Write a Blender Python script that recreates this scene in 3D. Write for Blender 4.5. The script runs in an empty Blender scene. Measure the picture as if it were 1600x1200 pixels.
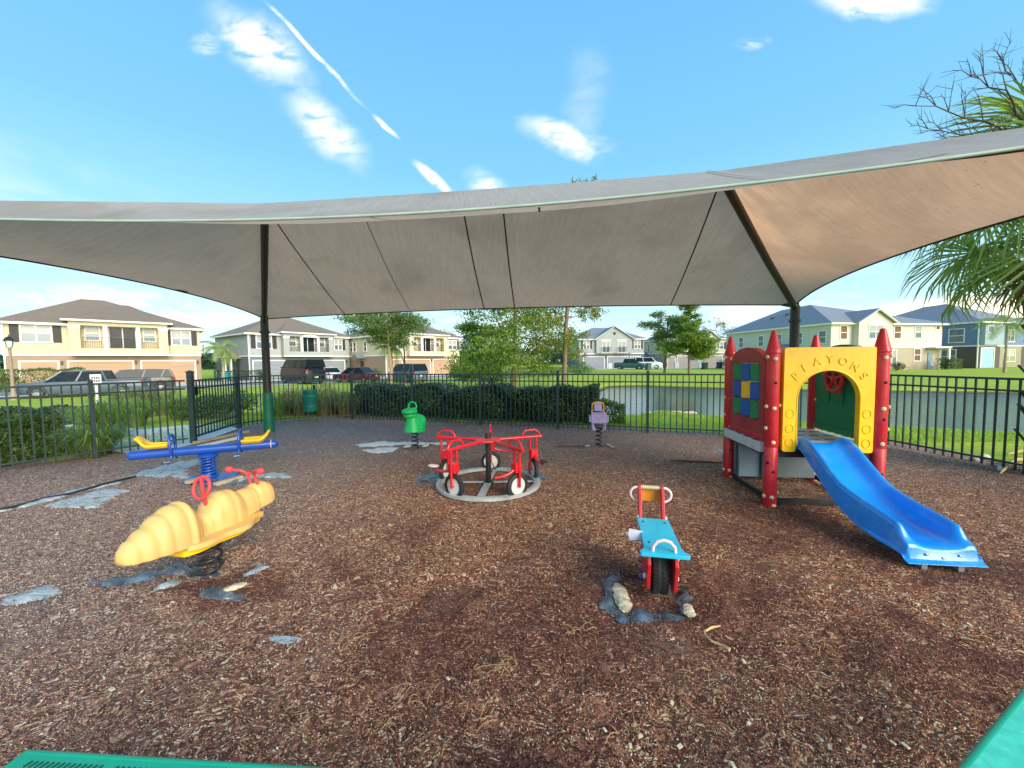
import bpy, math, random
import numpy as np
from mathutils import Vector, Matrix
from mathutils.geometry import tessellate_polygon

SC = bpy.context.scene
COL = SC.collection
R = math.radians
random.seed(7)
RNG = np.random.default_rng(7)

# ------------------------------------------------------------------ camera
CAM_H, FOC, PITCH, ROLL = 1.5, 610.0, math.atan(35.0 / 610.0), -0.0105
_F = Vector((0, math.cos(PITCH), -math.sin(PITCH)))
_R0, _U0 = Vector((1, 0, 0)), Vector((0, math.sin(PITCH), math.cos(PITCH)))
_R = math.cos(ROLL) * _R0 + math.sin(ROLL) * _U0
_U = -math.sin(ROLL) * _R0 + math.cos(ROLL) * _U0
cam_data = bpy.data.cameras.new('camera')
cam = bpy.data.objects.new('camera', cam_data)
COL.objects.link(cam)
cam_data.sensor_width = 36.0
cam_data.lens = FOC / 1600.0 * 36.0
cam_data.clip_start, cam_data.clip_end = 0.05, 3000.0
M = Matrix.Identity(4)
for i in range(3):
    M[i][0], M[i][1], M[i][2] = _R[i], _U[i], -_F[i]
M[2][3] = CAM_H
cam.matrix_world = M
SC.camera = cam

def ray(u, v):
    return _F * FOC + _R * (u - 800.0) - _U * (v - 600.0)
def G(u, v, z=0.0):                       # point seen at (u, v) on the level z
    d = ray(u, v); k = (z - CAM_H) / d.z
    return Vector((d.x * k, d.y * k, z))
def D(u, v, y):                           # point seen at (u, v) at depth y
    d = ray(u, v); k = y / d.y
    return Vector((d.x * k, y, CAM_H + d.z * k))

# ------------------------------------------------------------------ light
SUN_AZ_VEC = Vector((0.62, -0.78, 0)).normalized()
SUN_EL = R(24)
SC.view_settings.view_transform = 'Standard'
SC.view_settings.look = 'None'
SC.view_settings.gamma = 1.0
SC.view_settings.exposure = 1.17
SC.view_settings.use_curve_mapping = False
world = bpy.data.worlds.new('World')
SC.world = world
world.use_nodes = True

class NT:                                  # tiny node helper
    def __init__(s, tree): s.t = tree; s.n = tree.nodes; s.l = tree.links
    def new(s, kind, **kw):
        n = s.n.new(kind)
        for k, v in kw.items(): setattr(n, k, v)
        return n
    def put(s, sock, v):
        if isinstance(v, bpy.types.NodeSocket): s.l.new(v, sock)
        elif v is not None: sock.default_value = v
    def math(s, op, a, b=None, c=None, clamp=False):
        n = s.new('ShaderNodeMath', operation=op, use_clamp=clamp)
        s.put(n.inputs[0], a)
        if b is not None: s.put(n.inputs[1], b)
        if c is not None: s.put(n.inputs[2], c)
        return n.outputs[0]
    def mix(s, f, a, b, mode='MIX'):
        n = s.new('ShaderNodeMix', data_type='RGBA', blend_type=mode)
        s.put(n.inputs[0], f); s.put(n.inputs[6], a4(a)); s.put(n.inputs[7], a4(b))
        return n.outputs[2]
    def noise(s, vec, scale=5, detail=3, rough=.5, dist=0.0):
        n = s.new('ShaderNodeTexNoise')
        s.put(n.inputs['Scale'], scale); s.put(n.inputs['Detail'], detail)
        s.put(n.inputs['Roughness'], rough); s.put(n.inputs['Distortion'], dist)
        if vec is not None: s.put(n.inputs['Vector'], vec)
        return n.outputs['Fac']
    def mrange(s, v, a, b, c=0.0, d=1.0, smooth=True):
        n = s.new('ShaderNodeMapRange', interpolation_type='SMOOTHSTEP' if smooth else 'LINEAR')
        s.put(n.inputs[0], v); s.put(n.inputs[1], a); s.put(n.inputs[2], b); s.put(n.inputs[3], c); s.put(n.inputs[4], d)
        return n.outputs[0]
    def mapping(s, vec, loc=(0,0,0), rot=(0,0,0), sc=(1,1,1), kind='POINT'):
        n = s.new('ShaderNodeMapping', vector_type=kind)
        s.put(n.inputs[0], vec)
        n.inputs[1].default_value = loc; n.inputs[2].default_value = rot; n.inputs[3].default_value = sc
        return n.outputs[0]
    def ramp(s, f, stops, interp='LINEAR'):
        n = s.new('ShaderNodeValToRGB'); n.color_ramp.interpolation = interp
        e = n.color_ramp.elements
        while len(e) < len(stops): e.new(0.5)
        for el, (p, c) in zip(e, stops): el.position = p; el.color = a4(c)
        s.put(n.inputs[0], f)
        return n.outputs[0]
def a4(c):
    if isinstance(c, (tuple, list)) and len(c) == 3: return (*c, 1.0)
    return c
def srgb(r, g, b):
    f = lambda c: (c/255/12.92) if c/255 <= .04045 else ((c/255+.055)/1.055)**2.4
    return (f(r), f(g), f(b))

def build_world():
    w = NT(world.node_tree); w.n.clear()
    sky = w.new('ShaderNodeTexSky', sky_type='NISHITA')
    sky.sun_disc = False; sky.sun_elevation = SUN_EL
    sky.sun_rotation = math.atan2(SUN_AZ_VEC.x, SUN_AZ_VEC.y)
    sky.air_density = 1.0; sky.dust_density = 1.2; sky.ozone_density = 2.0
    tc = w.new('ShaderNodeTexCoord')
    d = tc.outputs['Generated']
    sx = w.new('ShaderNodeSeparateXYZ'); w.put(sx.inputs[0], d)
    x, y, z = sx.outputs
    grad = w.ramp(z, [(0.0, (6.5, 7.5, 7.6)), (0.07, (4.9, 7.1, 7.9)), (0.22, (2.9, 5.9, 7.7)),
                      (0.42, (1.6, 4.4, 7.0)), (0.8, (0.95, 3.2, 6.6)), (1.0, (0.9, 3.0, 6.3))])
    base = w.mix(0.85, sky.outputs[0], grad)
    # clouds, laid out by direction
    ysafe = w.math('MAXIMUM', y, 0.02)
    cmb = w.new('ShaderNodeCombineXYZ')
    w.put(cmb.inputs[0], w.math('DIVIDE', x, ysafe)); w.put(cmb.inputs[1], w.math('DIVIDE', z, ysafe))
    p = cmb.outputs[0]
    front = w.mrange(y, 0.05, 0.2)
    wob = w.noise(p, 5.0, 5, .6)
    wobv = w.new('ShaderNodeTexNoise'); wobv.inputs['Scale'].default_value = 7.0; wobv.inputs['Detail'].default_value = 6
    w.put(wobv.inputs['Vector'], p)
    off = w.new('ShaderNodeVectorMath', operation='MULTIPLY_ADD')
    w.put(off.inputs[0], wobv.outputs['Color']); off.inputs[1].default_value = (.10, .10, 0); off.inputs[2].default_value = (-.05, -.05, 0)
    add = w.new('ShaderNodeVectorMath', operation='ADD'); w.put(add.inputs[0], p); w.put(add.inputs[1], off.outputs[0])
    pw = add.outputs[0]
    off2 = w.new('ShaderNodeVectorMath', operation='MULTIPLY_ADD')
    w.put(off2.inputs[0], wobv.outputs['Color']); off2.inputs[1].default_value = (.03, .03, 0); off2.inputs[2].default_value = (-.015, -.015, 0)
    add2 = w.new('ShaderNodeVectorMath', operation='ADD'); w.put(add2.inputs[0], p); w.put(add2.inputs[1], off2.outputs[0])
    pw2 = add2.outputs[0]
    fine = w.noise(w.mapping(p, rot=(0, 0, .8), sc=(1, 2.4, 1)), 12.0, 9, .60, .6)
    soft = w.noise(w.mapping(p, sc=(1, 2.6, 1)), 6.0, 6, .6, .4)
    def blob(a, b, wid, pv, amp, lo, hi, ns):
        da, db = ray(*a), ray(*b)
        pa, pb = Vector((da.x/da.y, da.z/da.y)), Vector((db.x/db.y, db.z/db.y))
        c = (pa+pb)/2; L = (pb-pa).length/2; ang = math.atan2((pb-pa).y, (pb-pa).x)
        wv = wid/FOC
        m = w.mapping(pv, loc=(c.x, c.y, 0), rot=(0, 0, ang), sc=(L, wv, 1), kind='TEXTURE')
        ln = w.new('ShaderNodeVectorMath', operation='LENGTH'); w.put(ln.inputs[0], m)
        core = w.mrange(ln.outputs['Value'], 1.15, 0.0, 0.0, 1.0)
        t = w.math('MULTIPLY', core, w.mrange(ns, lo, hi, .0, 1.0))
        return w.math('MULTIPLY', t, amp)
    cl = [
        blob((325, 5), (495, 150), 42, pw, .95, .25, .62, fine),
        blob((440, 140), (575, 262), 38, pw, .9, .25, .62, fine),
        blob((290, 75), (372, 52), 17, pw, .6, .3, .66, fine),
        blob((398, -14), (580, 178), 4.4, pw2, 1.1, .26, .6, fine),
        blob((578, 176), (626, 218), 5, pw2, 1.0, .25, .5, fine),
        blob((645, 248), (712, 308), 9, pw2, 1.3, .25, .5, fine),
        blob((800, 192), (965, 238), 30, pw, .95, .26, .6, fine),
        blob((720, 262), (800, 300), 20, pw, .7, .26, .6, fine),
        blob((1255, -15), (1470, 8), 34, pw, 1.3, .2, .55, fine),
        blob((1140, 72), (1215, 58), 12, pw, .5, .4, .62, fine),
        blob((930, 60), (900, 260), 40, pw, .22, .2, .7, soft),
        blob((-60, 465), (420, 498), 42, pw2, .9, .35, .62, soft),
        blob((150, 498), (440, 500), 18, pw2, 1.1, .3, .6, soft),
        blob((1080, 500), (1230, 486), 20, pw2, .95, .3, .6, soft),
        blob((1300, 502), (1740, 482), 36, pw2, 2.2, .05, .4, soft),
        blob((640, 532), (790, 548), 26, pw2, 1.1, .3, .6, soft),
        blob((960, 530), (1130, 538), 18, pw2, .8, .3, .6, soft),
    ]
    tot = cl[0]
    for c in cl[1:]: tot = w.math('MAXIMUM', tot, c)
    tot = w.math('MULTIPLY', tot, front, clamp=True)
    # thin high cloud everywhere, more towards the horizon
    hz = w.math('MULTIPLY', w.mrange(w.noise(w.mapping(d, sc=(1, 1, 5)), 3.0, 7, .6, .6), .5, .75), w.mrange(z, .42, .02, 0, .55))
    tot = w.math('MAXIMUM', tot, hz)
    warm = w.mrange(z, .02, .2)
    side = w.mrange(x, -.1, .65)
    ccol = w.mix(side, (8.8, 8.9, 8.7), (10.0, 8.9, 6.3))
    ccol = w.mix(warm, ccol, (9.6, 9.0, 8.0))
    colr = w.mix(tot, base, ccol)
    bg = w.new('ShaderNodeBackground'); w.put(bg.inputs[0], colr); bg.inputs[1].default_value = 0.075
    out = w.new('ShaderNodeOutputWorld'); w.put(out.inputs[0], bg.outputs[0])
build_world()

sun_d = bpy.data.lights.new('sun', 'SUN')
sun_d.energy = 2.5; sun_d.angle = R(45); sun_d.color = (1.0, 0.89, 0.74)
sun = bpy.data.objects.new('sun', sun_d); COL.objects.link(sun)
sdir = Vector((SUN_AZ_VEC.x*math.cos(SUN_EL), SUN_AZ_VEC.y*math.cos(SUN_EL), math.sin(SUN_EL)))
sun.rotation_euler = (-sdir).to_track_quat('-Z', 'Y').to_euler()

# ------------------------------------------------------------------ mesh building
class MB:
    def __init__(s): s.v = []; s.f = []
    def add(s, vs, fs):
        b = len(s.v); s.v.extend([tuple(v) for v in vs]); s.f.extend([tuple(i+b for i in f) for f in fs]); return s
    def box(s, c, size, rot=None, taper=1.0):
        hx, hy, hz = size[0]/2, size[1]/2, size[2]/2
        vs = [Vector((sx*hx*(taper if sz > 0 else 1), sy*hy*(taper if sz > 0 else 1), sz*hz)) for sz in (-1, 1) for sy in (-1, 1) for sx in (-1, 1)]
        if rot is not None: vs = [rot @ v for v in vs]
        c = Vector(c)
        return s.add([v+c for v in vs], [(0,2,3,1),(4,5,7,6),(0,1,5,4),(2,6,7,3),(0,4,6,2),(1,3,7,5)])
    def box2(s, a, b):
        a, b = Vector(a), Vector(b)
        return s.box((a+b)/2, [abs(x) for x in (b-a)])
    def bar(s, a, b, w, h, up=(0,0,1)):                     # box between two points
        a, b = Vector(a), Vector(b); d = (b-a); L = d.length; d.normalize()
        up = Vector(up); sd = d.cross(up)
        if sd.length < 1e-4: sd = d.cross(Vector((1,0,0)))
        sd.normalize(); u2 = sd.cross(d)
        rot = Matrix((sd, d, u2)).transposed()
        return s.box((a+b)/2, (w, L, h), rot)
    def tube(s, pts, r, n=8, closed=False, caps=True, flat=1.0):
        pts = [Vector(p) for p in pts]; m = len(pts)
        rs = r if isinstance(r, (list, tuple)) else [r]*m
        T = []
        for i in range(m):
            a = pts[(i-1) % m] if (closed or i > 0) else pts[i]
            b = pts[(i+1) % m] if (closed or i < m-1) else pts[i]
            t = (b-a)
            T.append(t.normalized() if t.length > 1e-9 else Vector((0,0,1)))
        ref = Vector((0,0,1)) if abs(T[0].z) < .9 else Vector((1,0,0))
        N = (ref - T[0]*ref.dot(T[0])).normalized()
        vs = []
        for i in range(m):
            if i: 
                N = N - T[i]*N.dot(T[i])
                N = N.normalized() if N.length > 1e-6 else T[i].orthogonal().normalized()
            B = T[i].cross(N)
            for k in range(n):
                a = 2*math.pi*k/n
                vs.append(pts[i] + N*(math.cos(a)*rs[i]) + B*(math.sin(a)*rs[i]*flat))
        fs = []
        for i in range(m if closed else m-1):
            j = (i+1) % m
            for k in range(n):
                k2 = (k+1) % n
                fs.append((i*n+k, i*n+k2, j*n+k2, j*n+k))
        if caps and not closed:
            fs.append(tuple(range(n-1, -1, -1))); fs.append(tuple((m-1)*n+k for k in range(n)))
        return s.add(vs, fs)
    def cyl(s, a, b, r, n=16): return s.tube([a, b], r, n)
    def lathe(s, c, prof, n=24, axis='z', ang=2*math.pi, start=0.0):
        c = Vector(c); vs = []; full = abs(ang-2*math.pi) < 1e-6
        cnt = n if full else n+1
        for (r, z) in prof:
            for k in range(cnt):
                a = start+ang*k/n
                p = (r*math.cos(a), r*math.sin(a), z)
                if axis == 'y': p = (p[0], p[2], p[1])
                if axis == 'x': p = (p[2], p[0], p[1])
                vs.append(c+Vector(p))
        fs = []
        for i in range(len(prof)-1):
            for k in range(n):
                k2 = (k+1) % cnt if full else k+1
                q = (i*cnt+k, i*cnt+k2, (i+1)*cnt+k2, (i+1)*cnt+k)
                fs.append(q if axis != 'y' else q[::-1])
        return s.add(vs, fs)
    def ball(s, c, r, n=16, m=9, rot=None):
        if not isinstance(r, (tuple, list)): r = (r, r, r)
        c = Vector(c); vs = []
        for i in range(m+1):
            ph = math.pi*i/m
            for k in range(n):
                a = 2*math.pi*k/n
                p = Vector((r[0]*math.sin(ph)*math.cos(a), r[1]*math.sin(ph)*math.sin(a), -r[2]*math.cos(ph)))
                if rot is not None: p = rot @ p
                vs.append(c+p)
        fs = [(i*n+k, i*n+(k+1) % n, (i+1)*n+(k+1) % n, (i+1)*n+k) for i in range(m) for k in range(n)]
        return s.add(vs, fs)
    def grid(s, fn, nu, nv, closeu=False):
        vs = [fn(i/(nu if closeu else nu-1) if nu > 1 else 0, j/(nv-1)) for j in range(nv) for i in range(nu)]
        fs = []
        for j in range(nv-1):
            for i in range(nu if closeu else nu-1):
                i2 = (i+1) % nu
                fs.append((j*nu+i, j*nu+i2, (j+1)*nu+i2, (j+1)*nu+i))
        return s.add(vs, fs)
    def prism(s, loops, o, ax, ay, thick):                 # loops: outer then holes, 2-D
        o, ax, ay = Vector(o), Vector(ax), Vector(ay); az = ax.cross(ay).normalized()
        if isinstance(loops[0][0], (int, float)): loops = [loops]
        flat = [p for L in loops for p in L]
        tris = tessellate_polygon([[Vector((p[0], p[1], 0)) for p in L] for L in loops])
        n = len(flat)
        P = [o+ax*p[0]+ay*p[1] for p in flat]
        vs = [p+az*(thick/2) for p in P]+[p-az*(thick/2) for p in P]
        fs = []
        for t in tris:
            a, b, c = [flat[i] for i in t]
            cr = (b[0]-a[0])*(c[1]-a[1])-(b[1]-a[1])*(c[0]-a[0])
            t = t if cr > 0 else t[::-1]
            fs.append(tuple(t)); fs.append(tuple(i+n for i in t[::-1]))
        k = 0
        for li, L in enumerate(loops):
            m = len(L); area = sum(L[i][0]*L[(i+1) % m][1]-L[(i+1) % m][0]*L[i][1] for i in range(m))
            ccw = area > 0
            if li: ccw = not ccw
            for i in range(m):
                a, b = k+i, k+(i+1) % m
                fs.append((a, a+n, b+n, b) if ccw else (b, b+n, a+n, a))
            k += m
        return s.add(vs, fs)
    def helix(s, c, r, z0, z1, turns, wire, n=8, seg=14, lean=(0,0)):
        N = int(turns*seg); pts = []
        for i in range(N+1):
            t = i/N; a = 2*math.pi*turns*t
            pts.append((c[0]+r*math.cos(a)+lean[0]*t, c[1]+r*math.sin(a)+lean[1]*t, z0+(z1-z0)*t))
        return s.tube(pts, wire, n)
    def mesh(s, name, mat=None, smooth=None):
        me = bpy.data.meshes.new(name); me.from_pydata(s.v, [], s.f); me.update()
        if mat: me.materials.append(mat)
        if smooth is not None and len(me.polygons):
            me.polygons.foreach_set('use_smooth', [True]*len(me.polygons))
            me.set_sharp_from_angle(angle=R(smooth))
        return me

def link(name, me, parent=None, **props):
    o = bpy.data.objects.new(name, me); COL.objects.link(o)
    if parent: o.parent = parent
    for k, v in props.items():
        if v: o[{'cat': 'category'}.get(k, k)] = v
    return o
def thing(name, label, cat, loc=(0,0,0), rz=0.0, group=None):
    o = bpy.data.objects.new(name, None); COL.objects.link(o)
    o.location = loc; o.rotation_euler = (0, 0, rz); o.empty_display_size = .2
    o['label'] = label; o['category'] = cat
    if group: o['group'] = group
    return o
def part(name, mb, mat, parent, smooth=None, bevel=0, label=None, seg=2, **kw):
    me = mb.mesh(name, mat, smooth) if isinstance(mb, MB) else mb
    o = link(name, me, parent, label=label, **kw)
    if bevel:
        b = o.modifiers.new('bevel', 'BEVEL'); b.width = bevel; b.segments = seg; b.limit_method = 'ANGLE'; b.angle_limit = R(35)
        if smooth is None:
            me.polygons.foreach_set('use_smooth', [True]*len(me.polygons)); b.harden_normals = True
    return o
def whole(name, mb, mat, label, cat, smooth=None, bevel=0, group=None, kind=None, loc=None):
    o = part(name, mb, mat, None, smooth, bevel, label)
    if cat: o['category'] = cat
    if group: o['group'] = group
    if kind: o['kind'] = kind
    if loc: o.location = loc
    return o
def copy_tree(o, parent=None, label=None):
    c = o.copy(); COL.objects.link(c)
    if parent: c.parent = parent
    if label: c['label'] = label
    for ch in o.children: copy_tree(ch, c)
    return c
def quads_mesh(name, P, mat, nv=4):
    """P: (N, nv, 3) array of separate faces."""
    n = len(P); me = bpy.data.meshes.new(name)
    me.vertices.add(n*nv); me.vertices.foreach_set('co', np.ascontiguousarray(P, dtype=np.float32).ravel())
    me.loops.add(n*nv); me.loops.foreach_set('vertex_index', np.arange(n*nv, dtype=np.int32))
    me.polygons.add(n); me.polygons.foreach_set('loop_start', np.arange(0, n*nv, nv, dtype=np.int32))
    me.polygons.foreach_set('loop_total', np.full(n, nv, dtype=np.int32))
    me.update(calc_edges=True); me.validate()
    if mat: me.materials.append(mat)
    return me
def leaf_faces(C, L, W, up=0.3, rng=RNG):
    n = len(C)
    d = rng.normal(size=(n, 3)); d /= np.linalg.norm(d, axis=1)[:, None]
    q = rng.normal(size=(n, 3)); q[:, 2] += up*2; 
    s = np.cross(d, q); s /= (np.linalg.norm(s, axis=1)[:, None]+1e-9)
    ll = L*(.6+.8*rng.random((n, 1))); ww = W*(.6+.8*rng.random((n, 1)))
    return np.stack([C-d*ll/2, C+s*ww/2, C+d*ll/2, C-s*ww/2], axis=1)

# ------------------------------------------------------------------ materials
_MC = {}
def pm(name, col, rough=.55, metal=0.0, var=.12, scale=6.0, bump=0.0, bscale=60.0, spec=.5, coat=0.0, dirt=None, dirtamt=.35, dscale=3.0, stretch=(1,1,1), sheen=0):
    if name in _MC: return _MC[name]
    m = bpy.data.materials.new(name); m.use_nodes = True; t = NT(m.node_tree)
    b = t.n['Principled BSDF']; tc = t.new('ShaderNodeTexCoord'); vec = t.mapping(tc.outputs['Object'], sc=stretch)
    n1 = t.noise(vec, scale, 5, .6)
    lo = tuple(c*(1-var) for c in col); hi = tuple(min(1, c*(1+var)) for c in col)
    c = t.mix(t.mrange(n1, .3, .7), lo, hi)
    if dirt:
        n2 = t.noise(vec, dscale, 7, .68)
        c = t.mix(t.math('MULTIPLY', t.mrange(n2, .52, .72), dirtamt), c, dirt)
    t.put(b.inputs['Base Color'], c)
    t.put(b.inputs['Roughness'], t.mrange(n1, .2, .8, max(.02, rough-.07), min(1, rough+.07)))
    b.inputs['Metallic'].default_value = metal
    b.inputs['Specular IOR Level'].default_value = spec
    b.inputs['Coat Weight'].default_value = coat
    b.inputs['Coat Roughness'].default_value = .15
    if bump:
        bn = t.new('ShaderNodeBump'); bn.inputs['Strength'].default_value = 1.0; bn.inputs['Distance'].default_value = bump
        t.put(bn.inputs['Height'], t.noise(vec, bscale, 4, .6)); t.put(b.inputs['Normal'], bn.outputs[0])
    _MC[name] = m
    return m
def leafmat(name, a, b, trans=.35, c=None):
    if name in _MC: return _MC[name]
    m = bpy.data.materials.new(name); m.use_nodes = True; t = NT(m.node_tree)
    bs = t.n['Principled BSDF']; out = t.n['Material Output']
    geo = t.new('ShaderNodeNewGeometry')
    rnd = geo.outputs['Random Per Island']
    stops = [(0, a), (.75, b)] + ([(1, c)] if c else [(1, tuple(x*1.25 for x in b))])
    tc = t.new('ShaderNodeTexCoord')
    cl = t.noise(tc.outputs['Object'], 1.3, 3, .6)
    f = t.math('ADD', t.math('MULTIPLY', rnd, .7), t.math('MULTIPLY', t.mrange(cl, .35, .65), .3))
    col = t.ramp(f, stops)
    t.put(bs.inputs['Base Color'], col); bs.inputs['Roughness'].default_value = .5
    tr = t.new('ShaderNodeBsdfTranslucent'); t.put(tr.inputs[0], t.mix(1.0, col, (1.5, 1.6, .7), 'MULTIPLY'))
    mx = t.new('ShaderNodeMixShader'); mx.inputs[0].default_value = trans
    t.put(mx.inputs[1], bs.outputs[0]); t.put(mx.inputs[2], tr.outputs[0]); t.put(out.inputs[0], mx.outputs[0])
    _MC[name] = m
    return m

RED = pm('red_plastic', srgb(196, 32, 44), .38, var=.1, coat=.15, dirt=srgb(190, 84, 78), dirtamt=.55, dscale=6, bump=.0006, bscale=90)
REDTUBE = pm('red_tube_paint', srgb(215, 28, 40), .3, var=.1, coat=.3, dirt=srgb(120, 60, 50), dirtamt=.3)
CORAL = pm('coral_plastic', srgb(225, 70, 68), .5, var=.1, dirt=srgb(235, 130, 110), dirtamt=.4)
YEL = pm('yellow_plastic', srgb(252, 196, 10), .35, var=.06, coat=.15, dirt=srgb(214, 158, 40), dirtamt=.55, dscale=8, bump=.0005, bscale=80)
YELF = pm('faded_yellow_plastic', srgb(222, 180, 108), .55, var=.06, dirt=srgb(204, 150, 84), dirtamt=.5, bump=.0006, bscale=50)
GRN = pm('green_plastic', srgb(14, 130, 82), .4, var=.1, dirt=srgb(40, 120, 90), bump=.0005)
FROG = pm('frog_green_plastic', srgb(20, 190, 95), .42, var=.1, dirt=srgb(20, 150, 80))
BLU = pm('slide_blue_plastic', srgb(10, 142, 238), .22, var=.07, coat=.35, dirt=srgb(110, 175, 228), dirtamt=.5, dscale=5, bump=.0004, bscale=40)
NAVY = pm('navy_painted_steel', srgb(26, 78, 172), .3, var=.08, coat=.3, dirt=srgb(40, 60, 110), dirtamt=.4)
BLUP = pm('tile_blue_plastic', srgb(22, 85, 175), .4, var=.08)
CYAN = pm('cyan_board', srgb(38, 186, 214), .42, var=.05, dirt=srgb(120, 190, 205), dirtamt=.35, dscale=6)
LILAC = pm('lilac_plastic', srgb(200, 176, 226), .45, var=.08, dirt=srgb(150, 130, 180))
CREAM = pm('cream_cap', srgb(214, 202, 160), .5, var=.08)
PINKW = pm('pale_pink_plastic', srgb(232, 205, 205), .5, var=.06, dirt=srgb(180, 140, 140))
GREYP = pm('grey_plastic', srgb(130, 142, 150), .5, var=.1, dirt=srgb(90, 95, 90), dirtamt=.5, bump=.0006)
DGREY = pm('dark_grey_plastic', srgb(86, 100, 104), .55, var=.12, dirt=srgb(60, 65, 60), dirtamt=.5)
DECKM = pm('deck_plastic', srgb(190, 200, 205), .5, var=.1, dirt=srgb(120, 115, 105), dirtamt=.5, dscale=6)
BLACK = pm('black_steel', (.018, .018, .02), .4, var=.3, coat=.1)
RUBBER = pm('black_rubber', (.02, .021, .024), .7, var=.3, bump=.001, bscale=30)
PURPST = pm('purple_spring_steel', srgb(50, 45, 95), .35, var=.2, coat=.2)
STEEL = pm('galvanised_steel', srgb(175, 180, 178), .38, .6, var=.15, dirt=srgb(110, 100, 90), dirtamt=.5, dscale=8)
RINGM = pm('ring_grey_paint', srgb(176, 180, 176), .42, .2, var=.15, dirt=srgb(110, 96, 82), dirtamt=.6, dscale=9)
WHITE = pm('white_painted', srgb(215, 216, 208), .5, var=.08, dirt=srgb(190, 175, 150), dirtamt=.4, dscale=8)
FENCE = pm('fence_black_aluminium', srgb(42, 60, 60), .42, var=.15, coat=.1)
BRONZE = pm('bronze_steel', srgb(62, 52, 46), .45, .2, var=.15, dirt=srgb(80, 60, 45))
PAD = pm('green_vinyl_pad', srgb(10, 105, 72), .5, var=.12, dirt=srgb(40, 110, 85), bump=.003, bscale=14)
TEAL = pm('teal_coated_metal', srgb(12, 158, 120), .42, var=.06, coat=.1, bump=.0005, bscale=160, dirt=srgb(60, 160, 130), dirtamt=.3)
BIN = pm('teal_bin_coating', srgb(20, 120, 100), .5, var=.1)
CONC = pm('concrete', srgb(196, 192, 182), .85, var=.1, scale=3, dirt=srgb(150, 142, 128), dirtamt=.5, bump=.003, bscale=30)
FOOT = pm('rough_concrete_footing', srgb(196, 186, 158), .9, var=.25, scale=25, bump=.012, bscale=30, dirt=srgb(120, 100, 80), dirtamt=.5, dscale=12)
ROADM = pm('street_asphalt', srgb(128, 128, 128), .85, var=.12, scale=2, bump=.002)
BARKM = pm('bark', srgb(120, 100, 78), .9, var=.3, scale=6, bump=.02, bscale=9, stretch=(1, 1, .3))
BARKL = pm('pale_bark', srgb(165, 145, 118), .9, var=.25, scale=6, bump=.015, bscale=9, stretch=(1, 1, .3))
DRYM = pm('dead_twig', srgb(96, 78, 62), .9, var=.3)
STRAW = pm('straw', srgb(196, 164, 112), .8, var=.25)
GLASS = pm('window_glass', srgb(96, 112, 118), .2, var=.25, scale=1.5, spec=.8)
GLASSD = pm('dark_glass', srgb(28, 36, 40), .2, var=.3, spec=.25)
# ------------------------------------------------------------------ ground
def S(t): t = max(0.0, min(1.0, t)); return t*t*(3-2*t)
def inside(p, poly):
    x, y = p; c = False; n = len(poly)
    for i in range(n):
        x1, y1 = poly[i]; x2, y2 = poly[(i+1) % n]
        if (y1 > y) != (y2 > y) and x < (x2-x1)*(y-y1)/(y2-y1)+x1: c = not c
    return c
def edge_dist(p, poly):
    x, y = p; best = 1e9; n = len(poly)
    for i in range(n):
        x1, y1 = poly[i]; x2, y2 = poly[(i+1) % n]
        dx, dy = x2-x1, y2-y1; L = dx*dx+dy*dy
        t = max(0, min(1, ((x-x1)*dx+(y-y1)*dy)/L)) if L else 0
        best = min(best, math.hypot(x-x1-t*dx, y-y1-t*dy))
    return best
WZ = -0.22
POND = [tuple(G(u, v, WZ)[:2]) for u, v in [(934, 628), (938, 644), (960, 652), (988, 655), (1008, 648), (1035, 646), (1066, 651), (1100, 655), (1135, 659),
        (1250, 667), (1385, 674), (1500, 681), (1600, 687), (1800, 705), (2000, 730), (2300, 690), (2100, 640), (1800, 619), (1600, 616), (1385, 613), (1250, 611), (1130, 608), (1060, 606),
        (1000, 604), (955, 605), (938, 612)]]
PX0, PX1 = min(p[0] for p in POND), max(p[0] for p in POND); PY0, PY1 = min(p[1] for p in POND), max(p[1] for p in POND)
def terrain(x, y):
    t = max(S((y-13)/18), S((-x-9)/9))*S((7-x)/12)
    z = -.38*t
    if PX0-2 < x < PX1+2 and PY0-2 < y < PY1+2:
        d = edge_dist((x, y), POND); ins = inside((x, y), POND)
        sd = -d if ins else d
        if sd < .9: z += -.22*S((.9-sd)/1.1) - (.5*S(-sd/1.5) if ins else 0)
    return z
def axis(segs):
    out = []
    for a, b, st in segs:
        n = max(1, int(round((b-a)/st))); out += [a+(b-a)*i/n for i in range(n)]
    out.append(segs[-1][1]); return out
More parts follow.
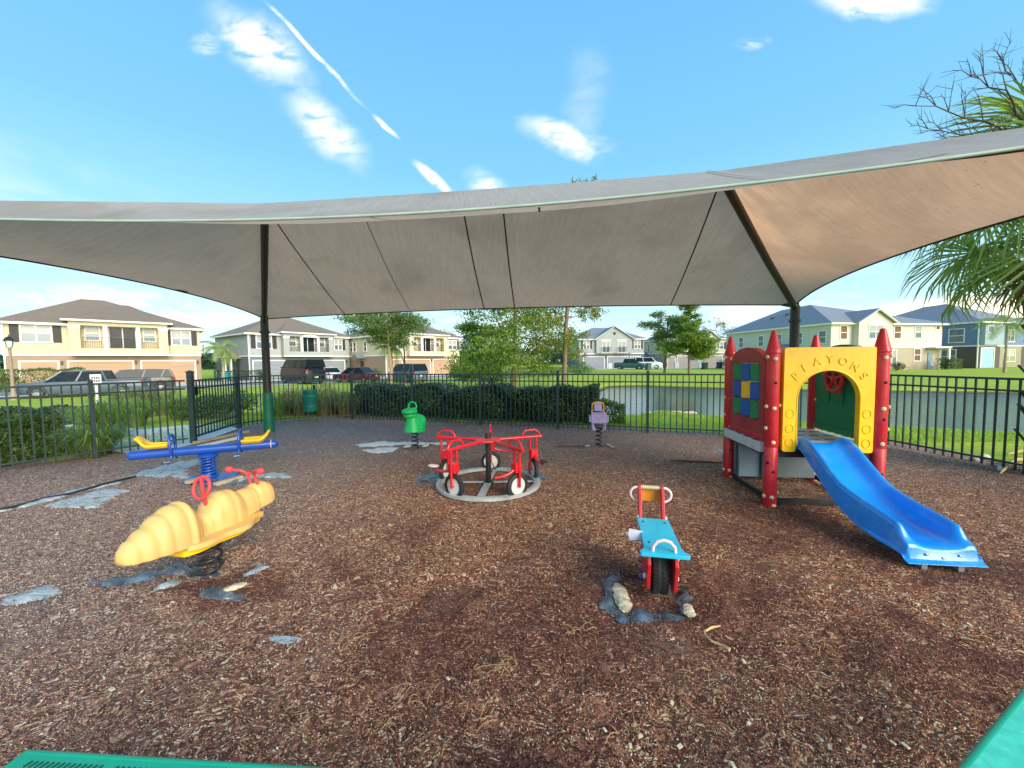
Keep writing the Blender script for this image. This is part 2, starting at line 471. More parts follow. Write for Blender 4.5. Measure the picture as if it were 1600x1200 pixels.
# the fence line, found on the ground
FL = [Vector((-9.9, .9, 0)), G(20, 736), G(297, 694)]
FL[0] = FL[2] + (FL[1]-FL[2])*3.6
FG = [G(303, 693), G(374, 669)]
FC = Vector((-6.18, 9.72, 0)); FB0 = Vector((-4.3, 10.45, 0)); FR0 = Vector((6.32, 6.74, 0)); FR1 = Vector((6.50, 4.86, 0)); FR2 = Vector((6.95, -2.0, 0))
MULCH = [tuple(p[:2]) for p in (FL[0], FL[2], FG[1], FC, FB0, FR0, FR1, FR2)] + [(7.0, -4.0), (-14, -4.0)]
_mc = Vector((0, 3)); MULCH = [tuple(Vector(q)+(Vector(q)-_mc).normalized()*(.55 if q[1] > 0 else 0)) for q in MULCH]
def gmat(name, stops, sc, bump, patch=None, rough=.95, big=.35, voro=None):
    m = bpy.data.materials.new(name); m.use_nodes = True; t = NT(m.node_tree); b = t.n['Principled BSDF']
    tc = t.new('ShaderNodeTexCoord'); vec = tc.outputs['Object']
    n1 = t.noise(vec, sc, 8, .72); n2 = t.noise(vec, big, 5, .6, .4)
    f = t.math('ADD', t.math('MULTIPLY', n1, .75), t.math('MULTIPLY', n2, .25))
    c = t.ramp(t.mrange(f, .32, .68, smooth=False), stops)
    if patch: c = t.mix(t.math('MULTIPLY', t.mrange(t.noise(vec, big*3.1, 6, .65), .5, .68), patch[1]), c, patch[0])
    if name == 'lawn_grass':                               # bare wet soil and weed along the water's edge, worn tufts elsewhere
        sp = t.new('ShaderNodeSeparateXYZ'); t.put(sp.inputs[0], vec)
        near = t.math('MULTIPLY', t.mrange(t.math('ADD', sp.outputs[2], t.math('MULTIPLY', n1, .10)), -.05, -.13), t.mrange(sp.outputs[0], 1.5, 2.5))
        c = t.mix(near, c, (.085, .075, .035))
        c = t.mix(t.math('MULTIPLY', t.mrange(t.noise(vec, 2.2, 8, .7, .6), .5, .66), .4), c, (.17, .24, .03))
    t.put(b.inputs['Base Color'], c); b.inputs['Roughness'].default_value = rough; b.inputs['Specular IOR Level'].default_value = .2
    bn = t.new('ShaderNodeBump'); bn.inputs['Distance'].default_value = bump; t.put(bn.inputs['Height'], n1); t.put(b.inputs['Normal'], bn.outputs[0])
    return m
LAWN = gmat('lawn_grass', [(0, (.20, .27, .022)), (.45, (.34, .42, .035)), (1, (.48, .56, .08))], 9, .03, patch=((.30, .34, .07), .5))
def build_lawn():
    xs = axis([(-400, -80, 40), (-80, -20, 4), (-20, 0, 1.0), (0, 32, .3), (32, 80, 4), (80, 400, 40)])
    ys = axis([(-40, 4, 4), (4, 30, .3), (30, 90, 3), (90, 700, 50)])
    nx, ny = len(xs), len(ys); vs = []
    for y in ys:
        for x in xs:
            z = terrain(x, y)
            if -14 < x < 8 and -4 < y < 11 and inside((x, y), MULCH): z -= .06
            if -14 < x < 8 and -4 < y < 11 and edge_dist((x, y), MULCH) < .35: z = min(z, -.05)
            vs.append((x, y, z))
    fs = [(j*nx+i, j*nx+i+1, (j+1)*nx+i+1, (j+1)*nx+i) for j in range(ny-1) for i in range(nx-1)]
    mb = MB(); mb.add(vs, fs)
    whole('lawn', mb, LAWN, None, None, smooth=60, kind='structure')
build_lawn()

def water_mat():
    m = bpy.data.materials.new('pond_water'); m.use_nodes = True; t = NT(m.node_tree); b = t.n['Principled BSDF']
    b.inputs['Base Color'].default_value = (.035, .05, .04, 1); b.inputs['Roughness'].default_value = .07
    b.inputs['Specular IOR Level'].default_value = .9
    tc = t.new('ShaderNodeTexCoord')
    n = t.noise(t.mapping(tc.outputs['Object'], rot=(0, 0, .2), sc=(1.2, 3.2, 1)), 2.6, 6, .6, .3)
    bn = t.new('ShaderNodeBump'); bn.inputs['Distance'].default_value = .07
    side = t.new('ShaderNodeSeparateXYZ'); t.put(side.inputs[0], tc.outputs['Object'])
    t.put(bn.inputs['Strength'], t.mrange(side.outputs[0], 5, 12, .12, 1.0)); t.put(bn.inputs['Height'], n); t.put(b.inputs['Normal'], bn.outputs[0])
    return m
mb = MB(); mb.add([(PX0-1.5, PY0-1.5, WZ), (PX1+1.5, PY0-1.5, WZ), (PX1+1.5, PY1+1.5, WZ), (PX0-1.5, PY1+1.5, WZ)], [(0, 1, 2, 3)])
whole('pond_water', mb, water_mat(), None, None, kind='structure')

def drape(name, poly, off, m, step=1.0, flat=None):
    xs0, xs1 = min(p[0] for p in poly), max(p[0] for p in poly); ys0, ys1 = min(p[1] for p in poly), max(p[1] for p in poly)
    import bmesh
    bm = bmesh.new(); vs = [bm.verts.new((p[0], p[1], 0)) for p in poly]; bm.faces.new(vs)
    n = int((xs1-xs0)/step)
    for i in range(1, n+1):
        bmesh.ops.bisect_plane(bm, geom=bm.verts[:]+bm.edges[:]+bm.faces[:], plane_co=(xs0+i*step, 0, 0), plane_no=(1, 0, 0))
    n = int((ys1-ys0)/step)
    for i in range(1, n+1):
        bmesh.ops.bisect_plane(bm, geom=bm.verts[:]+bm.edges[:]+bm.faces[:], plane_co=(0, ys0+i*step, 0), plane_no=(0, 1, 0))
    for v in bm.verts: v.co.z = (flat if flat is not None else terrain(v.co.x, v.co.y))+off
    bm.normal_update()
    for f in bm.faces:
        if f.normal.z < 0: f.normal_flip()
    me = bpy.data.meshes.new(name); bm.to_mesh(me); bm.free(); me.materials.append(m)
    o = link(name, me); o['kind'] = 'structure'; return o
def gp(pts, z=0.0): return [tuple(G(u, v, z)[:2]) for u, v in pts]
DRIVE = pm('driveway_concrete', srgb(205, 196, 176), .85, var=.08, scale=.8, dirt=srgb(165, 150, 130), dirtamt=.4)
WALKM = pm('sidewalk_concrete', srgb(222, 216, 205), .85, var=.06, scale=1.2, dirt=srgb(180, 172, 158), dirtamt=.4)
e_ = Vector((.70, .71)).normalized(); n_ = Vector((e_.y, -e_.x))
P0 = Vector((-43, 32.5))
drape('street', [tuple(P0+n_*13+e_*-25), tuple(P0+n_*8.0+e_*-25), tuple(P0+n_*8+e_*75), tuple(P0+n_*13+e_*75)], .012, ROADM, 3)
drape('driveway', [tuple(P0+n_*7.9+e_*-6), tuple(P0-n_*.4+e_*-6), tuple(P0-n_*2+e_*62), tuple(P0+n_*7.9+e_*62)], .02, DRIVE, 3)
drape('driveway', [(11, 66), (34, 66), (46, 70), (46, 80), (11, 80)], .02, DRIVE, 4)
drape('sidewalk', [tuple(P0+n_*14.2+e_*-25), tuple(P0+n_*13.2+e_*-25), tuple(P0+n_*13.2+e_*70), tuple(P0+n_*14.2+e_*70)], .02, WALKM, 3)
# the pad outside the gate and the path that leaves it
drape('path', gp([(372, 671), (303, 695), (225, 713), (172, 706), (150, 693), (108, 676), (122, 663), (150, 663), (220, 672), (300, 664), (345, 662)]), .015, WALKM, .5)
drape('path', gp([(108, 675), (150, 664), (215, 650), (215, 644), (165, 646), (110, 656), (40, 668), (-60, 690), (-60, 705), (60, 682)]), .017, WALKM, .5)

# ------------------------------------------------------------------ mulch
def mz(x, y):
    return (.010*math.sin(3.1*x+1.2*y)*math.sin(2.3*y-.8*x)+.006*math.sin(9.7*x+4)*math.sin(8.3*y+1)+.004*math.sin(21*x+3*y)*math.sin(19*y-2*x))
HOLES = []                                   # dug-out spots (x, y, r, depth)
def mulch_z(x, y):
    z = mz(x, y)
    for hx, hy, r, d in HOLES:
        q = math.hypot(x-hx, y-hy)/r
        if q < 1.5: z += -d*(1-S(q)) + d*.55*math.exp(-((q-1.12)/.18)**2)
    return z
HOLES += [(.98, 2.42, .30, .05), (-2.13, 2.78, .30, .045), (-4.05, 5.15, .42, .03), (-1.71, 6.85, .25, .03), (1.51, 6.78, .22, .03)]
def damp(t, vec, sx, dn):
    # damp, rotted patches: scattered ones near the front and one round each worn spot
    f = t.math('MULTIPLY', t.mrange(dn, .50, .60), t.math('MULTIPLY', t.mrange(sx.outputs[1], 4.5, 2.6), t.mrange(sx.outputs[0], -2.2, -.9)))
    for x, y, r in ((.95, 2.45, .85), (-1.95, 2.55, .42), (.3, 2.2, .8), (-.35, 2.0, .5), (-.3, 4.7, .8), (2.5, 3.6, .6), (2.9, 2.9, .45), (1.9, 1.9, .4)):
        v = t.new('ShaderNodeVectorMath', operation='DISTANCE'); t.put(v.inputs[0], t.mapping(vec, sc=(1, 1.25, 0))); v.inputs[1].default_value = (x, y*1.25, 0)
        q = t.mrange(t.math('ADD', v.outputs['Value'], t.math('MULTIPLY', t.math('SUBTRACT', dn, .5), 1.6)), r, r*.45)
        f = t.math('MAXIMUM', f, t.math('MULTIPLY', q, .8))
    return f
def mulch_mat():
    m = bpy.data.materials.new('mulch'); m.use_nodes = True; t = NT(m.node_tree); b = t.n['Principled BSDF']
    tc = t.new('ShaderNodeTexCoord'); vec = tc.outputs['Object']
    def vor(sc, rot, st):
        v = t.new('ShaderNodeTexVoronoi'); v.inputs['Scale'].default_value = sc
        w = t.new('ShaderNodeTexNoise'); w.inputs['Scale'].default_value = 7; t.put(w.inputs['Vector'], vec)
        a = t.new('ShaderNodeVectorMath', operation='MULTIPLY_ADD'); t.put(a.inputs[0], w.outputs['Color']); a.inputs[1].default_value = (.25, .25, 0); t.put(a.inputs[2], vec)
        t.put(v.inputs['Vector'], t.mapping(a.outputs[0], rot=(0, 0, rot), sc=(1, st, 1))); return v
    v1, v2, v3 = vor(46, .5, 2.6), vor(60, -.9, 2.4), vor(26, 1.8, 2.2)
    sep = [t.new('ShaderNodeSeparateColor') for _ in range(3)]
    for s_, v_ in zip(sep, (v1, v2, v3)): t.put(s_.inputs[0], v_.outputs['Color'])
    pick = t.noise(vec, 30, 2, .5)
    r = t.mix(t.mrange(pick, .46, .54), sep[0].outputs[0], sep[1].outputs[1])
    sr = t.new('ShaderNodeSeparateColor'); t.put(sr.inputs[0], r)
    rv = sr.outputs[0]
    red = t.ramp(rv, [(0, (0.048, 0.018, 0.012)), (.35, (0.143, 0.054, 0.030)), (.62, (0.296, 0.123, 0.067)), (.84, (0.516, 0.248, 0.128)), (.95, (0.800, 0.583, 0.314)), (1, (0.800, 0.800, 0.588))])
    gry = t.ramp(rv, [(0, (0.077, 0.049, 0.043)), (.35, (0.194, 0.131, 0.106)), (.62, (0.348, 0.235, 0.187)), (.84, (0.542, 0.370, 0.275)), (.95, (0.800, 0.694, 0.492)), (1, (0.800, 0.800, 0.800))])
    dk = t.ramp(rv, [(0, (0.037, 0.015, 0.010)), (.5, (0.131, 0.045, 0.029)), (.85, (0.233, 0.095, 0.059)), (1, (0.567, 0.292, 0.157))])
    sx = t.new('ShaderNodeSeparateXYZ'); t.put(sx.inputs[0], vec)
    big = t.noise(vec, .55, 5, .6, .5)
    left = t.mrange(t.math('ADD', sx.outputs[0], t.math('MULTIPLY', big, 1.6)), -2.4, .4, 1, 0)
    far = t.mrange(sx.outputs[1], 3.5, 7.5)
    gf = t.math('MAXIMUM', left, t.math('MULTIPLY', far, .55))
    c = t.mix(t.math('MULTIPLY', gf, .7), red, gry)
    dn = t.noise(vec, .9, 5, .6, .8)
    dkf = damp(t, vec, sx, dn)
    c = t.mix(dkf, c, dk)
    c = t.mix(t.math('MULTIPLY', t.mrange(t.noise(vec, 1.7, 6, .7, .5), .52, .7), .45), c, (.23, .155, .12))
    c = t.mix(t.math('MULTIPLY', far, .42), c, t.mix(rv, (.17, .115, .09), (.46, .34, .27)))  # far mulch lightened in colour to lift the shade there
    t.put(b.inputs['Base Color'], c); t.put(b.inputs['Roughness'], t.mix(left, (.8, .8, .8), (.55, .55, .55)))
    b.inputs['Specular IOR Level'].default_value = .35
    h = t.math('ADD', t.math('MULTIPLY', rv, .6), t.math('MULTIPLY', t.noise(vec, 90, 4, .6), .5))
    bn = t.new('ShaderNodeBump'); bn.inputs['Distance'].default_value = .012; bn.inputs['Strength'].default_value = 1; t.put(bn.inputs['Height'], h)
    t.put(b.inputs['Normal'], bn.outputs[0])
    return m
def build_mulch():
    xs = axis([(-13.8, -4.5, .35), (-4.5, 4.5, .055), (4.5, 7.1, .2)]); ys = axis([(-3.8, .5, .4), (.5, 4.4, .055), (4.4, 11, .12)])
    nx = len(xs); idx = {}; vs = []; fs = []
    ins = [[inside((x, y), MULCH) or edge_dist((x, y), MULCH) < .12 for x in xs] for y in ys]
    def vid(i, j):
        k = (i, j)
        if k not in idx: idx[k] = len(vs); vs.append((xs[i], ys[j], mulch_z(xs[i], ys[j])))
        return idx[k]
    for j in range(len(ys)-1):
        for i in range(nx-1):
            if ins[j][i] and ins[j][i+1] and ins[j+1][i] and ins[j+1][i+1]:
                fs.append((vid(i, j), vid(i+1, j), vid(i+1, j+1), vid(i, j+1)))
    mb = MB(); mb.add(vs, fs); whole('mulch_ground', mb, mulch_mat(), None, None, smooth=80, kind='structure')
build_mulch()
def chip_mat():
    m = bpy.data.materials.new('mulch_chip'); m.use_nodes = True; t = NT(m.node_tree); b = t.n['Principled BSDF']
    g = t.new('ShaderNodeNewGeometry'); tc = t.new('ShaderNodeTexCoord'); rv = g.outputs['Random Per Island']
    red = t.ramp(rv, [(0, (0.051, 0.021, 0.015)), (.3, (0.177, 0.066, 0.038)), (.62, (0.355, 0.148, 0.078)), (.84, (0.566, 0.277, 0.148)), (.95, (0.800, 0.573, 0.323)), (.99, (0.800, 0.800, 0.681))])
    gry = t.ramp(rv, [(0, (0.095, 0.061, 0.054)), (.3, (0.224, 0.148, 0.120)), (.62, (0.378, 0.250, 0.198)), (.84, (0.566, 0.389, 0.296)), (.95, (0.800, 0.676, 0.484)), (.99, (0.800, 0.800, 0.800))])
    dk = t.ramp(rv, [(0, (0.033, 0.013, 0.009)), (.5, (0.131, 0.048, 0.030)), (.88, (0.235, 0.095, 0.057)), (1, (0.755, 0.410, 0.233))])
    vec = tc.outputs['Object']; sx = t.new('ShaderNodeSeparateXYZ'); t.put(sx.inputs[0], vec)
    big = t.noise(vec, .55, 5, .6, .5)
    left = t.mrange(t.math('ADD', sx.outputs[0], t.math('MULTIPLY', big, 1.6)), -2.4, .4, 1, 0)
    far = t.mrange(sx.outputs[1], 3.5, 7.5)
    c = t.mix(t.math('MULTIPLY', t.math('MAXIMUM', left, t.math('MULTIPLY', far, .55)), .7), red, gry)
    dn = t.noise(vec, .9, 5, .6, .8)
    dkf = damp(t, vec, sx, dn)
    c = t.mix(dkf, c, dk)
    c = t.mix(t.math('MULTIPLY', far, .42), c, t.mix(rv, (.17, .115, .09), (.50, .38, .30)))  # far chips painted lighter too, against the shade at the back
    t.put(b.inputs['Base Color'], c); b.inputs['Roughness'].default_value = .6
    return m
def build_chips(n=185000):
    rng = np.random.default_rng(3)
    y = .55*(10.2/.55)**(rng.random(n*2)**.92)
    x = (rng.random(n*2)*2-1)*(y*1.38+.25)
    ok = (x > -8) & (x < 6.6); x, y = x[ok][:n], y[ok][:n]
    keep = np.array([inside((a, b), MULCH) for a, b in zip(x, y)]); x, y = x[keep], y[keep]
    z = np.array([mulch_z(a, b) for a, b in zip(x, y)])
    n = len(x); sc = .8+.09*y
    L = (.006+.019*rng.random(n)**2.0)*sc; W = (.0028+.0055*rng.random(n))*sc; T = (.0015+.004*rng.random(n))*sc
    a = rng.random(n)*2*np.pi; tilt = rng.normal(size=n)*.28
    d = np.stack([np.cos(a)*np.cos(tilt), np.sin(a)*np.cos(tilt), np.sin(tilt)], 1)
    s = np.stack([-np.sin(a), np.cos(a), rng.normal(size=n)*.25], 1)
    c = np.stack([x, y, z+.003+T*.5+np.abs(tilt)*L*.3], 1)
    up = np.array([0, 0, 1.0])
    v0 = c-d*L[:, None]/2; v1 = c+d*L[:, None]/2; v2 = c+s*W[:, None]/2+up*T[:, None]; v3 = c-s*W[:, None]/2+up*T[:, None]*.3
    tris = np.stack([v0, v3, v1, v0, v1, v2, v0, v2, v3, v1, v3, v2], 1).reshape(-1, 3, 3)
    # shared vertices so each chip is one island
    V = np.stack([v0, v1, v2, v3], 1).reshape(-1, 3)
    base = (np.arange(n)*4)[:, None]
    F = (base+np.array([0, 3, 1, 0, 1, 2, 0, 2, 3, 1, 3, 2])[None]).reshape(-1)
    me = bpy.data.meshes.new('mulch_chips'); me.vertices.add(len(V)); me.vertices.foreach_set('co', V.astype(np.float32).ravel())
    me.loops.add(len(F)); me.loops.foreach_set('vertex_index', F.astype(np.int32))
    k = len(F)//3; me.polygons.add(k); me.polygons.foreach_set('loop_start', np.arange(0, k*3, 3, dtype=np.int32)); me.polygons.foreach_set('loop_total', np.full(k, 3, dtype=np.int32))
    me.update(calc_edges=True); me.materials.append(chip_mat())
    o = link('mulch_chips', me); o['kind'] = 'stuff'; o['label'] = 'loose red brown bark chips covering the playground floor'; o['category'] = 'mulch'
build_chips()

# grass blades on the near lawns
def blades(name, n, region, h, w, m, label, wt=None):
    rng = np.random.default_rng(11); P = []
    x0, x1, y0, y1 = region; X = []; 
    while len(X) < n:
        x = x0+(x1-x0)*rng.random(); y = y0+(y1-y0)*rng.random()**1.4
        if inside((x, y), MULCH) or inside((x, y), POND): continue
        if wt and not wt(x, y): continue
        X.append((x, y, terrain(x, y)))
    C = np.array(X); a = rng.random(n)*2*np.pi; hh = h*(.5+rng.random(n)); ww = w*(.6+.8*rng.random(n))*(.6+C[:, 1]/14)
    s = np.stack([np.cos(a), np.sin(a), np.zeros(n)], 1)*ww[:, None]/2
    ln = np.stack([rng.normal(size=n)*.4, rng.normal(size=n)*.4, np.ones(n)], 1)*hh[:, None]
    return link_kind(quads_mesh(name, np.stack([C-s, C+s, C+ln], 1), m, 3), name, label, 'grass')
def link_kind(me, name, label, cat):
    o = link(name, me); o['kind'] = 'stuff'; o['label'] = label; o['category'] = cat; return o
BLADE = leafmat('grass_blade', (.17, .27, .03), (.34, .47, .06), .4, (.5, .55, .13))
blades('lawn_grass', 42000, (-8, 22, 6.8, 19), .055, .012, BLADE, 'short bright green grass on the lawn beyond the fence', lambda x, y: y < 13 or RNG.random() < .5)

# ------------------------------------------------------------------ fence
def fence_run(a, b, root, h=1.22, posts=True, first=True, last=True, sp=.112, nseg=None, shared={}):
    a, b = Vector(a), Vector(b); d = b-a; L = d.length; d.normalize(); ang = math.atan2(d.y, d.x)
    nseg = nseg or max(1, round(L/2.05)); seg = L/nseg
    if 'p' not in shared:
        shared['p'] = MB().box((0, 0, (h+.04)/2), (.019, .019, h-.06)).mesh('picket', FENCE)
        m = MB().box((0, 0, h/2+.02), (.055, .055, h+.04)); m.box((0, 0, h+.052), (.064, .064, .018)); m.box((0, 0, h+.065), (.04, .04, .012), taper=.3)
        shared['post'] = m.mesh('post', FENCE)
    for i in range(nseg+1):
        if (i == 0 and not first) or (i == nseg and not last): continue
        o = part('post', shared['post'], None, root); o.location = a+d*seg*i; o.rotation_euler[2] = ang
    for i in range(nseg):
        p, q = a+d*(seg*i+.028), a+d*(seg*(i+1)-.028)
        for z, t in ((h-.012, .03), (h-.165, .026), (.115, .026)):
            part('rail', MB().bar(p+Vector((0, 0, z)), q+Vector((0, 0, z)), .028, t), FENCE, root)
        n = int(seg/sp); 
        for k in range(1, n+1):
            o = part('picket', shared['p'], None, root); o.location = a+d*(seg*i+seg*k/(n+1)); o.rotation_euler[2] = ang
            o.location.z = random.uniform(-.006, .004)-.012
fb = thing('metal_fence', 'long dark metal picket fence in front of the hedge and pond', 'fence')
fence_run(FB0, FR0, fb, nseg=6)
fk = thing('metal_fence', 'short fence run between the teal hanging bin and the padded pole', 'fence')
fence_run(FC, FB0, fk, nseg=1, last=False)
fr = thing('metal_fence', 'dark picket fence turning the far right corner beside palm debris', 'fence')
fence_run(FR0, FR1, fr, nseg=1, first=False, last=True); fence_run(FR1, FR1+(FR2-FR1)*.3, fr, nseg=1, first=False)
fl = thing('metal_fence', 'dark green picket fence at left edge in front of shrubs', 'fence')
fence_run(FL[2], FL[0], fl, nseg=6, first=False)
fc2 = thing('metal_fence', 'narrow fence panel between gate hinge post and corner post', 'fence')
fence_run(FG[1], FC, fc2, nseg=1, first=False, last=False)
gt = thing('gate', 'dark metal picket gate between two taller square posts', 'gate')
gd = (FG[1]-FG[0]).normalized()
for p in FG:
    m = MB().box((0, 0, .68), (.085, .085, 1.36)); m.box((0, 0, 1.37), (.10, .10, .02)); m.box((0, 0, 1.39), (.07, .07, .02), taper=.3)
    o = part('post', m, FENCE, gt); o.location = p; o.rotation_euler[2] = math.atan2(gd.y, gd.x)
p, q = FG[0]+gd*.07, FG[1]-gd*.07
for z in (1.2, 1.05, .30, .13): part('rail', MB().bar(p+Vector((0, 0, z)), q+Vector((0, 0, z)), .032, .034), FENCE, gt)
gl = (q-p).length; n = int(gl/.105)
for k in range(n+1):
    c = p+gd*(gl*k/n); w = .04 if k in (0, n) else .019
    part('picket', MB().box((c.x, c.y, .655), (w, w, 1.11), Matrix.Rotation(math.atan2(gd.y, gd.x), 3, 'Z')), FENCE, gt)
part('latch', MB().box(p+gd*.05+Vector((.03, 0, 1.0)), (.05, .04, .16)).cyl(p+gd*.05+Vector((.05, 0, .98)), p+gd*.16+Vector((.05, 0, .98)), .01, 8), BLACK, gt)
for z in (.35, 1.0): part('hinge', MB().box(q-gd*-.02+Vector((.0, 0, z)), (.05, .06, .1)), BLACK, gt)

# ------------------------------------------------------------------ shade canopy
CFL, CFR = Vector((-5.4, 8.6, 2.49)), Vector((5.3, 7.35, 2.5))
E1 = (CFR-CFL).normalized(); E1.z = 0; E1.normalize(); E2 = Vector((E1.y, -E1.x, 0))
CNL, CNR = CFL+E2*6.0+Vector((0, 0, .16)), CFR+E2*6.0+Vector((0, 0, .15))
RA, RB = D(413, 317.5, 5.34), D(1131, 266, 4.66)
def catenary(a, b, inward, s_plan, s_up):
    return lambda t: a.lerp(b, t)+inward*(s_plan*4*t*(1-t))+Vector((0, 0, s_up*4*t*(1-t)))
far_e = catenary(CFL, CFR, E2, .38, .04); near_e = catenary(CNL, CNR, -E2, .66, -.15)
left_e = catenary(CFL, CNL, E1, .55, .10); right_e = catenary(CFR, CNR, -E1, .55, .10)
def pwl(t, xs, ys):
    for i in range(len(xs)-1):
        if t <= xs[i+1]: return ys[i]+(ys[i+1]-ys[i])*(t-xs[i])/(xs[i+1]-xs[i])
    return ys[-1]
KX, KY = [0, .187, .46, .515, .785, 1], [0, 0, .46, .55, 1, 1]
def ridge(s):
    return RA.lerp(RB, s)+Vector((0, 0, -.02*4*s*(1-s)))
def face(edge, top, sag):
    def f(s, t):
        a, b = edge(s), top(s); p = a.lerp(b, t); L = (a-b).length
        wig = .012*math.sin(9*s*3.1)*math.sin(3*t*3.14)
        hs = max(0, math.sin(math.pi*s))**.9
        wig2 = .007*math.sin(s*84+t*5)*math.exp(-t*11)+.010*math.sin(t*26+s*9)*math.exp(-min(s, 1-s)*16)
        hs2 = min(1, min(s, 1-s)*30, t*30)
        p = p+Vector((0, 0, wig2*hs2))
        return p+Vector((0, 0, (-sag*4*t*(1-t)*min(1, L/2.5)+wig*t*(1-t)*4)*hs))
    return f
f_far = face(far_e, lambda s: ridge(pwl(s, KX, KY)), .10)
f_near = face(near_e, lambda s: ridge(pwl(s, [0, .2, .8, 1], [0, 0, 1, 1])), .15)
f_left = face(left_e, lambda s: RA, .17); f_right = face(right_e, lambda s: RB, .17)
def fabric_mat(name, rot, ca_=(.60, .455, .345), cb_=(.70, .55, .43)):
    m = bpy.data.materials.new(name); m.use_nodes = True; t = NT(m.node_tree); b = t.n['Principled BSDF']; out = t.n['Material Output']
    tc = t.new('ShaderNodeTexCoord'); vec = t.mapping(tc.outputs['Object'], rot=(0, 0, rot))
    st = t.noise(t.mapping(vec, sc=(16, 1.0, 1)), 2.2, 7, .68); st2 = t.noise(t.mapping(vec, sc=(60, 2.5, 2)), 2.0, 4, .6)
    bl = t.noise(vec, .8, 6, .6, .4)
    c = t.mix(t.mrange(st, .25, .75), ca_, cb_)
    c = t.mix(t.math('MULTIPLY', t.mrange(st2, .5, .7), .25), c, (.34, .29, .24))
    c = t.mix(t.math('MULTIPLY', t.mrange(bl, .45, .7), .4), c, (.33, .26, .20))
    spots = t.noise(vec, 22, 3, .6)
    c = t.mix(t.math('MULTIPLY', t.mrange(spots, .66, .74), .45), c, (.14, .12, .09))
    t.put(b.inputs['Base Color'], c); b.inputs['Roughness'].default_value = .85; b.inputs['Specular IOR Level'].default_value = .15
    tr = t.new('ShaderNodeBsdfTranslucent'); t.put(tr.inputs[0], t.mix(1.0, c, (1.18, .95, .76), 'MULTIPLY'))
    bn = t.new('ShaderNodeBump'); bn.inputs['Distance'].default_value = .006; t.put(bn.inputs['Height'], t.math('ADD', st, t.math('MULTIPLY', t.noise(vec, 260, 2), .4)))
    t.put(b.inputs['Normal'], bn.outputs[0])
    mx = t.new('ShaderNodeMixShader'); mx.inputs[0].default_value = .46
    t.put(mx.inputs[1], b.outputs[0]); t.put(mx.inputs[2], tr.outputs[0]); t.put(out.inputs[0], mx.outputs[0])
    return m
ca = math.atan2(E1.y, E1.x)
FABA, FABB = fabric_mat('shade_fabric_lengthwise', ca), fabric_mat('shade_fabric_crosswise', ca+math.pi/2)
FABN = fabric_mat('skylit_shade_fabric', ca, (.47, .465, .44), (.56, .56, .53))  # same cloth, near panel's cool sky light put into a greyer base colour
SEAM = pm('seam_webbing', srgb(48, 42, 38), .8); HEM = pm('hem_webbing', srgb(160, 178, 164), .7, var=.1)
cn = thing('shade_canopy', 'large tan fabric hip shade canopy on four steel columns over the playground', 'shade canopy')
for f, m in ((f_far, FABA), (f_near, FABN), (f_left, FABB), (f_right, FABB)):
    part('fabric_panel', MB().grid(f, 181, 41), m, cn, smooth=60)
def strip(f, s0, s1, w, off, m, name, t0=.0, t1=.99, n=30):
    def g(a, b):
        t = t0+(t1-t0)*b; s = s0+(s1-s0)*t; p = f(s, t)
        return p+E1*((a-.5)*w)+Vector((0, 0, off))
    part(name, MB().grid(g, 2, n), m, cn)
for s in (.187, .46, .515, .785): strip(f_far, s, s, .020, -.012, SEAM, 'seam')
strip(f_far, .32, .32, .010, -.008, SEAM, 'seam')
strip(f_near, .78, .78, .018, .02, SEAM, 'seam', n=20)
strip(f_near, .47, .47, .014, -.007, SEAM, 'seam', .03, .35); strip(f_near, .58, .58, .014, -.007, SEAM, 'seam', .03, .35)
for e, f in ((far_e, f_far), (left_e, f_left), (right_e, f_right), (near_e, f_near)):
    up = e is near_e
    part('edge_hem', MB().tube([e(i/60)+Vector((0, 0, -.004)) for i in range(61)], (.011 if not up else .010), 8), HEM if up else SEAM, cn, smooth=50)
for a, b in ((CFL, RA), (CFR, RB), (CNL, RA), (CNR, RB)):
    part('rafter', MB().tube([a+Vector((0, 0, -.06)), a.lerp(b, .5)+Vector((0, 0, -.12)), b+Vector((0, 0, -.11))], .052, 12), BRONZE, cn, smooth=40)
part('ridge_beam', MB().tube([RA+Vector((0, 0, -.12)), ridge(.5)+Vector((0, 0, -.06)), RB+Vector((0, 0, -.12))], .045, 12), BRONZE, cn, smooth=40)
for i, c in enumerate((CFL, CFR, CNL, CNR)):
    co = part('column', MB().cyl((c.x, c.y, -.1), (c.x, c.y, c.z-.02), .078, 20), BRONZE, cn, smooth=40)
    part('collar', MB().cyl((c.x, c.y, c.z-.32), (c.x, c.y, c.z-.27), .10, 20).cyl((c.x, c.y, c.z-.02), (c.x, c.y, c.z+.03), .06, 12), BRONZE, co, smooth=40)
    part('clamp', MB().bar((c.x, c.y, c.z-.03), c+(RA-c).normalized()*.25+Vector((0, 0, -.03)), .14, .03), BRONZE, co)
    if i < 3:
        pr = [(.10, 0.0), (.104, .02), (.105, .35), (.100, .5), (.103, .7), (.101, .86), (.096, .875), (.079, .877)]
        part('pad', MB().lathe((c.x, c.y, .0), pr, 28), PAD, co, smooth=50, label='green vinyl safety pad wrapped round the column')
part('tear', MB().ball(left_e(.40)+Vector((0.02, 0, .0)), (.05, .12, .012), 10, 5), SEAM, cn)
